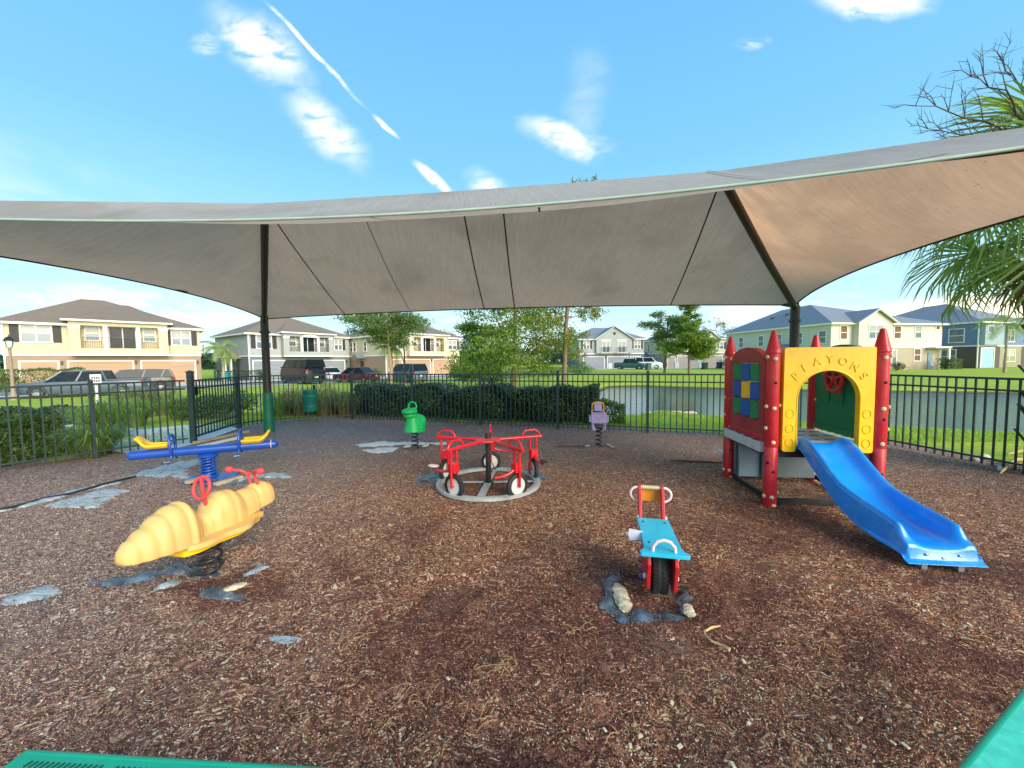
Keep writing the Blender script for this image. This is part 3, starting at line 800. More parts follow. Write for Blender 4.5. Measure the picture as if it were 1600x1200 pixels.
# ------------------------------------------------------------------ houses
TRIM = pm('white_trim', srgb(238, 236, 224), .6, var=.04)
SHUT = pm('dark_shutter', srgb(52, 50, 52), .6)
def stucco(name, c): return pm(name, srgb(*c), .92, var=.05, scale=1.5, bump=.004, bscale=25, dirt=tuple(x*.8 for x in srgb(*c)), dirtamt=.3, dscale=1.0)
ROOFB = pm('brown_shingles', srgb(128, 113, 96), .9, var=.18, scale=14, stretch=(1, 1, 4), bump=.01, bscale=10, dirt=srgb(88, 76, 66), dirtamt=.5, dscale=2)
ROOFG = pm('grey_shingles', srgb(124, 130, 136), .9, var=.18, scale=14, stretch=(1, 1, 4), bump=.01, bscale=10, dirt=srgb(78, 86, 96), dirtamt=.5, dscale=2)
BRICKR = pm('boarded_panel', srgb(118, 84, 62), .85, var=.2, scale=8)
class House:
    def __init__(s, label, fl, fr, depth, He, z0, wall_up, wall_lo, garage, roof, band=2.75, cat='house'):
        s.fl = Vector((*fl[:2], 0)); s.fr = Vector((*fr[:2], 0)); s.W = (s.fr-s.fl).length; s.Dp = depth; s.He = He; s.z0 = z0
        s.e = (s.fr-s.fl).normalized(); s.n = Vector((-s.e.y, s.e.x, 0)); s.band = band
        s.t = thing('house', label, cat, (s.fl.x, s.fl.y, z0), math.atan2(s.e.y, s.e.x))
        s.up, s.lo, s.gar, s.roofm = wall_up, wall_lo, garage, roof
        W, Dd = s.W, depth
        part('lower_wall', MB().box2((.003, .003, -.6), (W-.003, Dd-.003, band)), wall_lo, s.t)
        part('upper_wall', MB().box2((0, 0, band), (W, Dd, He-.02)), wall_up, s.t)
        part('band_trim', MB().box2((-.05, -.05, band-.02), (W+.05, Dd+.05, band+.13)), TRIM, s.t)
    def loc(s, u, v, off=0.0):               # photo direction -> local x, z on the facade plane (off metres in front)
        o = s.fl - s.n*off; d = ray(u, v); c = Vector((0, 0, CAM_H))
        k = (o-c).dot(s.n)/d.dot(s.n); p = c+d*k
        return (p-s.fl).dot(s.e), p.z-s.z0
    def side(s, u, v):                       # on the left side wall: local y, z
        d = ray(u, v); c = Vector((0, 0, CAM_H)); k = (s.fl-c).dot(s.e)/d.dot(s.e); p = c+d*k
        return (p-s.fl).dot(s.n), p.z-s.z0
    def hip(s, x0=0, x1=None, y0=0, y1=None, ze=None, apex=None, rise=2.4, over=.45, name='roof', thick=.2, apexh=None):
        x1 = s.W if x1 is None else x1; y1 = s.Dp if y1 is None else y1; ze = s.He if ze is None else ze
        a = apex or (( (x0+x1)/2-.01, (y0+y1)/2), ((x0+x1)/2+.01, (y0+y1)/2))
        X0, X1, Y0, Y1 = x0-over, x1+over, y0-over, y1+over
        part('eave', MB().box2((X0, Y0, ze-thick), (X1, Y1, ze)), TRIM, s.t)
        A, B = (a[0][0], a[0][1], ze+rise), (a[1][0], a[1][1], ze+rise)
        vs = [(X0-.04, Y0-.04, ze+.004), (X1+.04, Y0-.04, ze+.004), (X1+.04, Y1+.04, ze+.004), (X0-.04, Y1+.04, ze+.004), A, B]
        if abs(A[0]-B[0]) >= abs(A[1]-B[1]): fs = [(0, 1, 5, 4), (1, 2, 5), (2, 3, 4, 5), (3, 0, 4), (3, 2, 1, 0)]
        else: fs = [(0, 1, 4), (1, 2, 5, 4), (2, 3, 5), (3, 0, 4, 5), (3, 2, 1, 0)]
        mb = MB(); mb.add(vs, fs); r = part(name, mb, s.roofm, s.t)
        return r
    def window(s, x0, z0, x1, z1, shut=(0, 0), y=0.0, n=1, mat=None, sill=True, axis='x', mull=True):
        w = s._fr(x0, z0, x1, z1, y, axis)
        f = .09
        mb = MB()
        w.b(mb, 0, 0, 1, f, .05); w.b(mb, 0, -f, 1, 0, .05, absz=True)
        mb = MB(); dx, dz = x1-x0, z1-z0
        def bx(a, b, c, d, out, back=.02):
            if axis == 'x': mb.box2((a, y-out, b), (c, y+back, d))
            else: mb.box2((y-out, a, b), (y+back, c, d))
        bx(x0-f, z0-f, x0, z1+f, .06); bx(x1, z0-f, x1+f, z1+f, .06); bx(x0, z1, x1, z1+f, .06)
        bx(x0-f*(1.6 if sill else 1), z0-f, x1+f*(1.6 if sill else 1), z0, .09)
        for k in range(1, n): bx(x0+dx*k/n-.05, z0, x0+dx*k/n+.05, z1, .055)
        if mull: bx(x0, (z0+z1)/2-.035, x1, (z0+z1)/2+.035, .045)
        wo = part('window', mb, TRIM, s.t)
        mb = MB(); bx(x0, z0, x1, z1, .012, .0); part('pane', mb, mat or GLASS, wo)
        if mat is None and axis == 'x' and dz > .8:     # blind behind the upper sash
            mb = MB(); z = (z0+z1)/2+.05
            while z < z1-.03: bx(x0+.03, z, x1-.03, z+.045, .022, -.014); z += .085
            part('blind', mb, pm('blind', srgb(200, 196, 180), .8), wo)
        for sd, on in ((-1, shut[0]), (1, shut[1])):
            if not on: continue
            a = x0-f-.04-on if sd < 0 else x1+f+.04; mb = MB(); bx(a, z0-.05, a+on, z1+.05, .05)
            k = z0+.06
            while k < z1-.05: bx(a+.05, k, a+on-.05, k+.05, .065, -.04); k += .14
            part('shutter', mb, SHUT, wo)
        return wo
    class _W:
        def b(self, *a, **k): pass
    def _fr(s, *a): return House._W()
    def garage(s, x0, x1, h=2.2):
        mb = MB(); mb.box2((x0-.12, -.04, -.5), (x0, .02, h+.12)); mb.box2((x1, -.04, -.5), (x1+.12, .02, h+.12)); mb.box2((x0, -.04, h), (x1, .02, h+.12))
        g = part('garage_door', mb, TRIM, s.t)
        n = 4
        for k in range(n):
            m2 = MB(); z0, z1 = h*k/n+.012, h*(k+1)/n-.012; m2.box2((x0, -.012, z0), (x1, .02, z1))
            c = max(2, round((x1-x0)/.62))
            for j in range(c):
                a = x0+(x1-x0)*(j+.12)/c; b = x0+(x1-x0)*(j+.88)/c; m2.box2((a, -.022, z0+.09), (b, -.011, z1-.09))
            part('door_panel', m2, s.gar, g)
        part('lantern', MB().box2((x1+.2, -.14, h-.25), (x1+.32, -.02, h+.02)).box2((x1+.22, -.16, h+.02), (x1+.30, 0, h+.06)), BLACK, s.t)
    def rail(s, x0, x1, z0, z1, y, side=False):
        mb = MB(); mb.box2((x0, y-.02, z1-.04), (x1, y+.02, z1)); mb.box2((x0, y-.015, z0+.06), (x1, y+.015, z0+.09))
        n = max(2, int((x1-x0)/.13))
        for k in range(1, n): x = x0+(x1-x0)*k/n; mb.box2((x-.012, y-.012, z0+.08), (x+.012, y+.012, z1-.03))
        return part('balcony_railing', mb, BLACK, s.t)
    def balcony(s, x0, x1, z0, z1, proud, bays, cols, roof_apex_y, rise, arch=False, zt=None):
        """projecting balcony box: slab, parapet, columns between bays, header, little hip roof"""
        pr = -proud; lo, hi = bays[0][2], bays[0][3]
        mb = MB(); mb.box2((x0, pr, z0), (x1, .05, lo)); mb.box2((x0, pr, hi), (x1, .05, z1))
        xs = [x0]+[b for p in bays for b in (p[0], p[1])]+[x1]
        part('balcony_box', mb, s.up, s.t)
        for i in range(0, len(xs), 2):
            a, b = xs[i], xs[i+1]; m2 = MB(); m2.box2((a, pr+.004, lo), (b, pr+min(.5, b-a)+.1 if i in (0, len(xs)-2) else pr+.3, hi))
            c = part('balcony_column', m2, s.up if i in (0, len(xs)-2) else TRIM, s.t)
            if i in (0, len(xs)-2): part('capital', MB().box2((a-.03, pr-.04, hi-.28), (b+.03, pr+.02, hi-.02)), TRIM, c)
        part('fascia', MB().box2((x0-.04, pr-.03, z0-.12), (x1+.04, pr+.04, z0+.05)), TRIM, s.t)
        m2 = MB(); m2.box2((x0+.2, -.045, lo), (x1-.2, -.03, hi)); part('recess_wall', m2, s.up, s.t)
        for (a, b, _, _) in bays: s.rail(a, b, lo, lo+1.0, pr+.12)
        a, b = bays[1][0], bays[1][1]; xm = (a+b)/2
        d = part('sliding_door', MB().box2((xm-.95, -.10, lo), (xm-.87, -.03, lo+2.1)).box2((xm+.87, -.10, lo), (xm+.95, -.03, lo+2.1)).box2((xm-.04, -.10, lo), (xm+.04, -.03, lo+2.1)).box2((xm-.95, -.10, lo+2.1), (xm+.95, -.03, lo+2.2)), TRIM, s.t)
        part('pane', MB().box2((xm-.87, -.06, lo), (xm+.87, -.046, lo+2.1)), GLASSD, d)
        for q in (bays[0], bays[2]):
            c = (q[0]+q[1])/2; w = min(.42, (q[1]-q[0])*.3); s.window(c-w, lo+.75, c+w, lo+2.0, y=-.048)
        if arch:
            pts = [(a-.1, 0)]+[(xm+(b-a+.2)/2*math.cos(math.pi-math.pi*k/16), .42*math.sin(math.pi*k/16)) for k in range(17)]+[(b+.1, 0)]
            part('arch_trim', MB().prism([pts[1:-1]], (0, pr-.012, hi-.06), (1, 0, 0), (0, 0, 1), .05), TRIM, s.t)
        s.hip(x0, x1, pr, roof_apex_y*2, ze=z1+.02, rise=rise, apex=((x0*.5+x1*.5-.6, roof_apex_y), (x0*.5+x1*.5+.6, roof_apex_y)), over=.4, name='balcony_roof', thick=.16)
    def downspout(s, x, y=-.06):
        part('downspout', MB().box2((x-.05, y-.05, 0), (x+.05, y+.05, s.He-.2)), TRIM, s.t)
    def gable(s, x0, x1, z0, zap, y, over=.3, back=3.0, vent=True):
        xm = (x0+x1)/2
        part('gable_wall', MB().prism([[(x0, z0), (x1, z0), (xm, zap)]], (0, y+.09, 0), (1, 0, 0), (0, 0, 1), .2), s.up, s.t)
        sl = (zap-z0)/(xm-x0)
        for sg in (-1, 1):
            xe = xm+sg*((xm-x0)+over); ze = zap-sl*((xm-x0)+over)
            th = .1; vs = [(xm, y-over, zap+.05), (xe, y-over, ze+.05), (xe, y+back, ze+.05), (xm, y+back, zap+.05), (xm, y-over, zap+.05+th), (xe, y-over, ze+.05+th), (xe, y+back, ze+.05+th), (xm, y+back, zap+.05+th)]
            m = MB(); m.add(vs, [(0, 1, 2, 3), (4, 7, 6, 5), (0, 4, 5, 1), (1, 5, 6, 2), (2, 6, 7, 3), (3, 7, 4, 0)]); part('gable_roof', m, s.roofm, s.t)
            m = MB(); m.bar((xm, y-over-.03, zap+.03), (xe, y-over-.03, ze+.03), .06, .24, up=(0, 1, 0)); part('bargeboard', m, TRIM, s.t)
        if vent: part('gable_vent', MB().cyl((xm, y-.06, z0+(zap-z0)*.45), (xm, y-.01, z0+(zap-z0)*.45), .28, 20), SHUT, s.t)

YW, YL = stucco('cream_stucco', (206, 193, 158)), stucco('tan_stucco', (160, 134, 110))
GW, GLW = stucco('grey_green_stucco', (166, 168, 162)), stucco('slate_stucco', (112, 120, 124))
GARB, GARG = pm('tan_garage', srgb(178, 146, 116), .7, var=.04), pm('grey_garage', srgb(140, 146, 152), .7, var=.04)
def pl(a, b, depth, label, fw, z0, up, lo, gar, roof, Dp):
    return House(label, a, b, Dp, fw, z0, up, lo, gar, roof)
def W2(h, u0, v0, u1, v1, off=0.0, **k):
    x0, z1 = h.loc(u0, (v0), off); x1, z0 = h.loc(u1, v1, off)
    zt = h.loc(u0, v0, off)[1]; zt2 = h.loc(u1, v0, off)[1]; zb = h.loc(u0, v1, off)[1]; zb2 = h.loc(u1, v1, off)[1]
    return h.window(x0, (zb+zb2)/2, x1, (zt+zt2)/2, y=-off, **k)
def GX(h, *us):
    for u0, u1 in us: h.garage(h.loc(u0, 570)[0], h.loc(u1, 570)[0])
Z1 = -.30
# 1: cream house at the left
b1 = House('cream two storey house at far left with brown roof and wide balcony', D(6, 560, 32.6), D(314, 560, 41.5), 11, 5.75-.15, Z1, YW, YL, GARB, ROOFB)
xc = b1.loc(185, 520)[0]
b1.hip(apex=((b1.W*.5-2.2, 5.4), (b1.W*.5-.6, 5.4)), rise=2.9)
x0, x1 = b1.loc(107, 520, .9)[0], b1.loc(262, 520, .9)[0]
zb, zt = 2.86, 5.95
lo, hi = 3.42, 5.45
bays = [(b1.loc(a, 520, .9)[0], b1.loc(b, 520, .9)[0], lo, hi) for a, b in ((125, 161), (168, 213), (219, 247.5))]
b1.balcony(x0, x1, zb, zt, .9, bays, None, 3.8, 2.0)
W2(b1, 32, 506, 80, 534, n=2, shut=(.5, .5)); W2(b1, 268.5, 518, 297, 539, n=2, shut=(.45, .45))
GX(b1, (32, 90), (108, 207), (222, 304)); b1.downspout(.05)
# 2: grey-green house
b2 = House('grey green two storey house behind the black van with arched balcony', D(388, 560, 47), D(546, 560, 57.5), 11, 5.6, Z1, GW, GLW, GARG, ROOFB)
b2.hip(apex=((b2.W*.5-1.0, 5.4), (b2.W*.5+.3, 5.4)), rise=2.9)
x0, x1 = b2.loc(443, 530, .9)[0], b2.loc(520, 530, .9)[0]
bays = [(b2.loc(a, 530, .9)[0], b2.loc(b, 530, .9)[0], 3.4, 5.35) for a, b in ((452, 470), (473.5, 496), (499, 514))]
b2.balcony(x0, x1, 2.86, 5.85, .9, bays, None, 3.8, 1.9, arch=True)
W2(b2, 400.5, 524.5, 424, 544, n=2, shut=(.5, .5)); W2(b2, 522.5, 531, 534, 546.5, n=2, shut=(0, .4))
GX(b2, (396, 447), (452, 495), (499, 538)); b2.downspout(.06)
for u in (318, 336):
    y, z = b2.side(u, 545); b2.window(y-.35, 3.5, y+.35, 4.6, y=0, axis='y', n=1)
y, z = b2.side(372, 560)
part('porch_roof', MB().prism([[(y-1.1, 2.5), (y+1.1, 2.5), (y, 3.2)]], (-.6, 0, 0), (0, 1, 0), (0, 0, 1), 1.2), ROOFB, b2.t)
part('porch_post', MB().box2((-1.15, y-1.0, 0), (-1.0, y-.85, 2.5)).box2((-1.15, y+.85, 0), (-1.0, y+1.0, 2.5)), TRIM, b2.t)
part('side_door', MB().box2((-.05, y-.45, 0), (.02, y+.45, 2.05)), SHUT, b2.t)
for q in (0, 1): b2.window(y+2.2+q*2.4, 1.0, y+2.8+q*2.4, 2.2, y=0, axis='y')
# a patio set on its balcony
# 3: yellow house
b3 = House('pale yellow two storey house behind the oak with balcony at centre left', D(602, 560, 52.0), D(718, 560, 62.0), 12, 5.6, Z1, YW, YL, GARB, ROOFB)
b3.hip(apex=((b3.W*.5-.6, 5.4), (b3.W*.5+.5, 5.4)), rise=2.9)
x0, x1 = b3.loc(640, 540, .9)[0], b3.loc(698, 540, .9)[0]
bays = [(b3.loc(a, 540, .9)[0], b3.loc(b, 540, .9)[0], 3.4, 5.35) for a, b in ((646.5, 658.8), (661.5, 679), (681.5, 694))]
b3.balcony(x0, x1, 2.86, 5.85, .9, bays, None, 3.8, 1.9, arch=True)
W2(b3, 700, 533, 713, 546, n=2, shut=(0, .4)); W2(b3, 612, 530, 628, 545, n=2, shut=(.4, .4))
GX(b3, (608.5, 628), (632, 672), (677, 711.5)); b3.downspout(.05)
for u in (549, 554.5, 571):
    y, z = b3.side(u, 545); b3.window(y-.3, 3.5, y+.3, 4.8, y=0, axis='y', mat=GLASSD)
y, z = b3.side(566, 560)
part('porch_roof', MB().prism([[(y-1.1, 2.5), (y+1.1, 2.5), (y, 3.2)]], (-.6, 0, 0), (0, 1, 0), (0, 0, 1), 1.2), ROOFG, b3.t)
part('side_door', MB().box2((-.05, y-.45, 0), (.02, y+.45, 2.05)), SHUT, b3.t)
# 4: grey gabled house
b4 = House('grey gabled house with two juliet balconies beyond the pond centre', D(905, 560, 74), D(1006, 560, 74.5), 12, 5.6, 0, GW, GLW, GARG, ROOFG)
b4.hip(apex=((b4.W*.32, 6), (b4.W*.62, 6)), rise=2.6)
xa, za = b4.loc(960, 509.5, .5); g0, g1 = b4.loc(932, 530, .5)[0], b4.loc(988, 530, .5)[0]
part('gable_bay', MB().box2((g0, -.5, 2.9), (g1, .05, 5.6)), GW, b4.t)
b4.gable(g0-.2, g1+.2, 5.55, za-.1, -.5, back=5)
for a, b in ((941.5, 952.5), (966, 977)):
    xa, xb = b4.loc(a, 545, .5)[0], b4.loc(b, 545, .5)[0]; b4.window(xa, 3.1, xb, 5.05, y=-.5, n=2, mull=False); b4.rail(xa-.35, xb+.35, 2.95, 4.0, -.85)
    part('balcony_floor', MB().box2((xa-.35, -.88, 2.9), (xb+.35, -.5, 2.98)), TRIM, b4.t)
    part('header_trim', MB().box2((xa-.35, -.55, 5.3), (xb+.35, -.49, 5.42)), TRIM, b4.t)
W2(b4, 991, 532.5, 1000.5, 544.5, n=2, shut=(.35, .35)); W2(b4, 912, 533, 921, 545, n=2, shut=(.35, .35))
GX(b4, (912, 944), (949.5, 981), (985, 1000.5))
# 5: beige house behind the maple
BW = stucco('beige_stucco', (205, 198, 168)); BL = stucco('taupe_stucco', (160, 152, 138))
b5 = House('pale beige two storey house behind the maple beyond the pond', D(1040, 560, 76), D(1135, 560, 76.5), 12, 5.6, 0, BW, BL, pm('taupe_garage', srgb(168, 158, 146), .7, var=.04), ROOFG)
b5.hip(apex=((b5.W*.3, 6), (b5.W*.7, 6)), rise=2.3)
xa, xb = b5.loc(1092, 530, .5)[0], b5.loc(1122, 530, .5)[0]
part('gable_bay', MB().box2((xa, -.5, 2.9), (xb, .05, 5.6)), BW, b5.t); b5.gable(xa-.2, xb+.2, 5.55, 7.2, -.5, back=5)
W2(b5, 1118.5, 535, 1130, 545, n=2, shut=(.4, .4)); W2(b5, 1046, 535, 1056, 546, n=2, shut=(.4, .4))
GX(b5, (1043.5, 1054.5), (1058.5, 1091), (1094, 1128)); b5.downspout(b5.W-.05)
for u in (1014, 1027):
    y, z = b5.side(u, 545); b5.window(y-.35, 3.3, y+.35, 4.9, y=0, axis='y', mat=GLASSD)
    b5.window(y-.35, .7, y+.35, 2.1, y=0, axis='y', mat=GLASSD)
y = b5.side(1011, 560)[0]; part('porch_roof', MB().prism([[(y-1.1, 2.3), (y+1.1, 2.3), (y, 3.2)]], (-.6, 0, 0), (0, 1, 0), (0, 0, 1), 1.2), ROOFG, b5.t)
# 6: long house at the right
RW = stucco('sage_stucco', (206, 200, 184)); RL = stucco('sand_stucco', (172, 160, 136))
b6 = House('long sage house with boarded windows behind the playset', D(1297, 560, 46), D(1470, 560, 49), 17, 5.65, 0, RW, RL, GARG, ROOFG, band=2.7)
b6.hip(apex=((3.6, 6.0), (4.6, 11.5)), rise=3.0)
gx0, gx1 = b6.loc(1342, 520, .7)[0], b6.loc(1394, 520, .7)[0]
part('gable_bay', MB().box2((gx0, -.7, -.3), (gx1, .05, 5.7)), RW, b6.t)
xa, za = b6.loc(1371, 482.5, .7); b6.gable(gx0-.15, gx1+.15, 5.7, za-.1, -.7, back=4.5, vent=False)
W2(b6, 1358, 508.5, 1378, 528.5, off=.7, n=2)
xa, xb = b6.loc(1357, 507, .7)[0], b6.loc(1379, 507, .7)[0]; zz = b6.loc(1368, 507.5, .7)[1]
part('arch_trim', MB().prism([[((xa+xb)/2+(xb-xa+.2)/2*math.cos(math.pi*k/14), zz+.1+.4*math.sin(math.pi*k/14)) for k in range(15)]], (0, -.73, 0), (1, 0, 0), (0, 0, 1), .08), TRIM, b6.t)
W2(b6, 1313.5, 509.5, 1322.5, 529.5, mat=BRICKR); W2(b6, 1397.5, 510, 1406.5, 528.5, mat=BRICKR)
W2(b6, 1430, 510, 1438.5, 528); W2(b6, 1462.5, 509.5, 1467.5, 515, mat=BRICKR, mull=False)
W2(b6, 1428.5, 545.5, 1437, 563.5, mat=BRICKR, sill=True); W2(b6, 1394, 547, 1399, 570, mull=False)
x0, x1 = b6.loc(1449, 560)[0], b6.loc(1456, 560)[0]
part('front_door', MB().box2((x0, -.06, 0), (x1, .02, 2.1)), pm('blue_grey_door', srgb(110, 140, 150), .5), b6.t)
part('porch_post', MB().box2((b6.W-.15, -.9, 0), (b6.W+.05, -.7, 2.6)), TRIM, b6.t)
part('porch_roof', MB().box2((b6.loc(1447, 540)[0], -1.0, 2.6), (b6.W+.1, 0, 2.78)), TRIM, b6.t)
for u in (1158.5, 1189.5, 1217.5, 1249.3, 1285.5):
    y, z = b6.side(u, 520); b6.window(y-.42, 3.35, y+.42, 4.75, y=0, axis='y')
    if u > 1180: b6.window(y-.5, .8, y+.5, 2.1, y=0, axis='y')
y = b6.side(1232, 540)[0]; part('porch_roof', MB().prism([[(y-1.5, 2.5), (y+1.5, 2.5), (y, 3.4)]], (-.7, 0, 0), (0, 1, 0), (0, 0, 1), 1.4), ROOFG, b6.t)
for (x, y) in ((1.2, 6), (1.7, 10), (2.1, 8)): part('roof_vent', MB().box((x, y, 5.65+3.0*(x+.45)/4.2+.1), (.35, .35, .2)), BLACK, b6.t)
# 7: blue house at the right edge
BLW = stucco('blue_stucco', (108, 130, 160)); BLL = stucco('brown_stucco', (96, 84, 80)); BLF = stucco('pale_blue_stucco', (150, 168, 172))
b7 = House('blue two storey house at right edge behind the palms', D(1528, 560, 50), (69.5, 52.8), 15, 5.95, .05, BLW, BLL, GARG, ROOFG, band=2.8)
b7.hip(apex=((5.5, 6.0), (6.5, 9)), rise=3.2)
part('entry_wall', MB().box2((.1, -.5, 2.95), (3.9, .02, 5.7)), BLF, b7.t)
b7.window(.5, 4.55, 1.6, 5.3, y=-.5, mull=False); b7.window(5.6, 3.4, 7.2, 4.9, n=2); b7.window(5.2, .8, 7.6, 2.3, n=2)
part('stucco_bay', MB().box2((4.4, -.02, 0), (9, .05, 2.75)), stucco('olive_stucco', (150, 150, 120)), b7.t)
d = part('patio_door', MB().box2((.3, -.12, 0), (.42, -.02, 2.5)).box2((3.0, -.12, 0), (3.12, -.02, 2.5)).box2((.3, -.12, 2.5), (3.12, -.02, 2.62)), TRIM, b7.t)
part('pane', MB().box2((.42, -.06, 0), (3.0, -.05, 2.5)), pm('pale_blind', srgb(150, 190, 200), .4), d)
for u, z0, z1 in ((1495, 3.4, 5.1), (1484, .7, 2.4)):
    y, z = b7.side(u, 520); b7.window(y-.7, z0, y+.7, z1, y=0, axis='y')
b7.downspout(-.06, .05)

# roofs and trees further off close the horizon between the houses
# ------------------------------------------------------------------ plants
def crown(name, parent, blobs, n, leaf, mat, rng=None, hollow=.55, clus=36, cr=.28):
    """leaf clumps through the volume of several ellipsoids [(c, (rx, ry, rz), weight)]"""
    rng = rng or RNG; Cs = []
    wsum = sum(b[2] for b in blobs)
    for c, r, w in blobs:
        k = max(3, int(n/clus*w/wsum)); d = rng.normal(size=(k, 3)); d /= np.linalg.norm(d, axis=1)[:, None]
        rad = (hollow+(1-hollow)*rng.random((k, 1))**.6)*(1+.16*rng.normal(size=(k, 1)))
        Cs.append(np.array(c)+d*rad*np.array(r))
    C = np.concatenate(Cs); sc = np.mean([b[1][0] for b in blobs])
    size = cr*sc*(.5+rng.random((len(C), 1, 1)))
    P = (C[:, None, :]+rng.normal(size=(len(C), clus, 3))*size*np.array([1, 1, .6])).reshape(-1, 3)
    me = quads_mesh(name, leaf_faces(P, leaf, leaf*.55, .3, rng), mat)
    o = link(name, me, parent); return o
def limb(mb, a, b, r0, r1, wob=.08, n=7, rng=random):
    a, b = Vector(a), Vector(b); L = (b-a).length; pts = []
    for i in range(n+1):
        t = i/n; pts.append(a.lerp(b, t)+Vector((rng.gauss(0, 1), rng.gauss(0, 1), 0))*wob*L*.12*math.sin(math.pi*t))
    mb.tube(pts, [r0+(r1-r0)*i/n for i in range(n+1)], 8)
OAK = leafmat('oak_leaf', (.055, .10, .025), (.17, .25, .06), .3, (.22, .30, .08))
PINEL = leafmat('feathery_leaf', (.08, .14, .025), (.22, .31, .05), .4, (.30, .36, .08))
GOLD = leafmat('golden_feathery_leaf', (.11, .13, .02), (.26, .28, .05), .4, (.42, .40, .12))
MAPLE = leafmat('maple_leaf', (.08, .14, .02), (.20, .30, .04), .4, (.34, .42, .08))
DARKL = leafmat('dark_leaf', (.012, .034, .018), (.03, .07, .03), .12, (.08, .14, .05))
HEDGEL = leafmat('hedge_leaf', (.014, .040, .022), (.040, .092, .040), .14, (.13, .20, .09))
SHRUB = leafmat('shrub_leaf', (.04, .09, .02), (.12, .21, .04), .3, (.25, .36, .10))
OLIVE = leafmat('olive_grass', (.12, .13, .04), (.27, .27, .10), .35, (.45, .42, .22))
CLUMP = leafmat('green_clump_grass', (.10, .18, .03), (.26, .36, .07), .35, (.42, .46, .18))
def tree(label, base, h, r, lm, bark=BARKM, tr=.16, n=9000, leaf=.14, shape='round', lean=(0, 0), split=.35, name='broadleaf_tree', seed=1, group=None, nb=9, start=.3):
    rnd = random.Random(seed); rg = np.random.default_rng(seed)
    t = thing(name, label, 'tree', (base[0], base[1], terrain(base[0], base[1])), 0, group)
    mb = MB(); top = Vector((lean[0], lean[1], h*.86)); fork = top*split
    limb(mb, (0, 0, -.1), fork, tr, tr*.75, .05, 6, rnd); limb(mb, fork, top, tr*.75, tr*.15, .1, 8, rnd)
    blobs = []
    for i in range(nb):
        a = i*2.4+rnd.random(); k = start+(1-start)*(i+.5)/nb
        o = fork.lerp(top, max(0, (k-split)/(1-split))) if k > split else fork*(k/split)
        if shape == 'round': rr = r*(.55+.45*math.sin(math.pi*min(1, max(.08, (k-start)/(1-start)*.9+.1))))
        elif shape == 'cone': rr = r*(1.06-(k-start)/(1-start)*.95)
        elif shape == 'umbrella': rr = r*(.35+.65*min(1, (k-start)/(1-start)*1.1)) if k < .9 else r*.6
        else: rr = r*(.85+.25*math.sin(i*1.7))
        e = o+Vector((math.cos(a)*rr*.72, math.sin(a)*rr*.72, h*.05*rnd.random()+(.03*h if shape != 'drape' else -.04*h)))
        limb(mb, o, e, tr*.32, tr*.07, .25, 6, rnd)
        br = rr*(.42+.12*rnd.random()); blobs.append((e, (br, br, br*(.62 if shape != 'umbrella' else .42)), br*br))
        m_ = o.lerp(e, .55); blobs.append((m_, (br*.7, br*.7, br*.45), br*br*.4))
    if shape in ('cone', 'round'): blobs.append((top+Vector((0, 0, h*.06)), (r*.3, r*.3, h*.10), r*r*.12))
    part('trunk', mb, bark, t, smooth=60)
    crown('crown', t, blobs, n, leaf, lm, rg, .3, 30, .26)
    return t
a = G(803, 604); tree('tall feathery green tree left of its gold twin behind the hedge', (a.x, 23.0), 9.2, 3.1, PINEL, BARKM, .20, 24000, .15, 'drape', (.2, .2), .25, 'feathery_tree', 5, nb=18, start=.13)
tree('tall slim tree with golden leaves behind the pond edge', (2.95, 22.4), 13.75, 2.0, GOLD, BARKM, .15, 13000, .13, 'drape', (.55, 0), .3, 'feathery_tree', 8, nb=19, start=.15)
tree('small leafy tree filling in left of the feathery pair', (-1.9, 26), 5.0, 1.6, PINEL, BARKM, .12, 14000, .16, 'drape', (0, 0), .25, 'feathery_tree', 15, nb=10, start=.12)
tree('live oak with flat spreading crown in front of the yellow house', (-10.2, 33.0), 7.0, 3.9, OAK, BARKL, .17, 17000, .16, 'umbrella', (-.3, .3), .45, 'oak_tree', 3, nb=13, start=.5)
tree('wide flat topped tree left of the maple', (17.2, 44), 7.2, 2.8, OAK, BARKM, .15, 9500, .17, 'umbrella', (.3, 0), .45, 'oak_tree', 12, nb=10, start=.45)
tree('bright green maple right of the flat topped tree', (18.6, 41), 7.7, 2.7, MAPLE, BARKM, .14, 22000, .20, 'cone', (0, 0), .3, 'maple_tree', 21, nb=13, start=.24)
for i, (u, y, h, r, lab) in enumerate([(735, 66, 7, 3.0, 'dark tree just right of the yellow house'), (765, 74, 8, 4, 'dark tree seen through the feathery tree'), (700, 90, 9, 5, 'tree behind the yellow house roof'),
        (880, 88, 8.5, 5, 'tree behind the left end of the gabled house'), (1118, 100, 12, 6, 'far dark tree right of the maple behind the beige house'), (556, 80, 9, 5, 'tree far behind the grey green house'), (1150, 90, 6, 4, 'low far tree left of the long sage house')]):
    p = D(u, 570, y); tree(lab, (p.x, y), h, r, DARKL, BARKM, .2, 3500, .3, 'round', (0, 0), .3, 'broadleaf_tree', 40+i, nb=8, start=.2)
wl = whole('distant_woods', quads_mesh('distant_woods', leaf_faces(np.stack([RNG.random(26000)*520-260, 150+RNG.random(26000)*30, RNG.random(26000)**1.3*(6+2.5*np.sin(np.arange(26000)*.0))+.2], 1), 1.6, 1.2), DARKL), None, 'low dark line of far woods behind the houses', 'woods', kind='stuff')

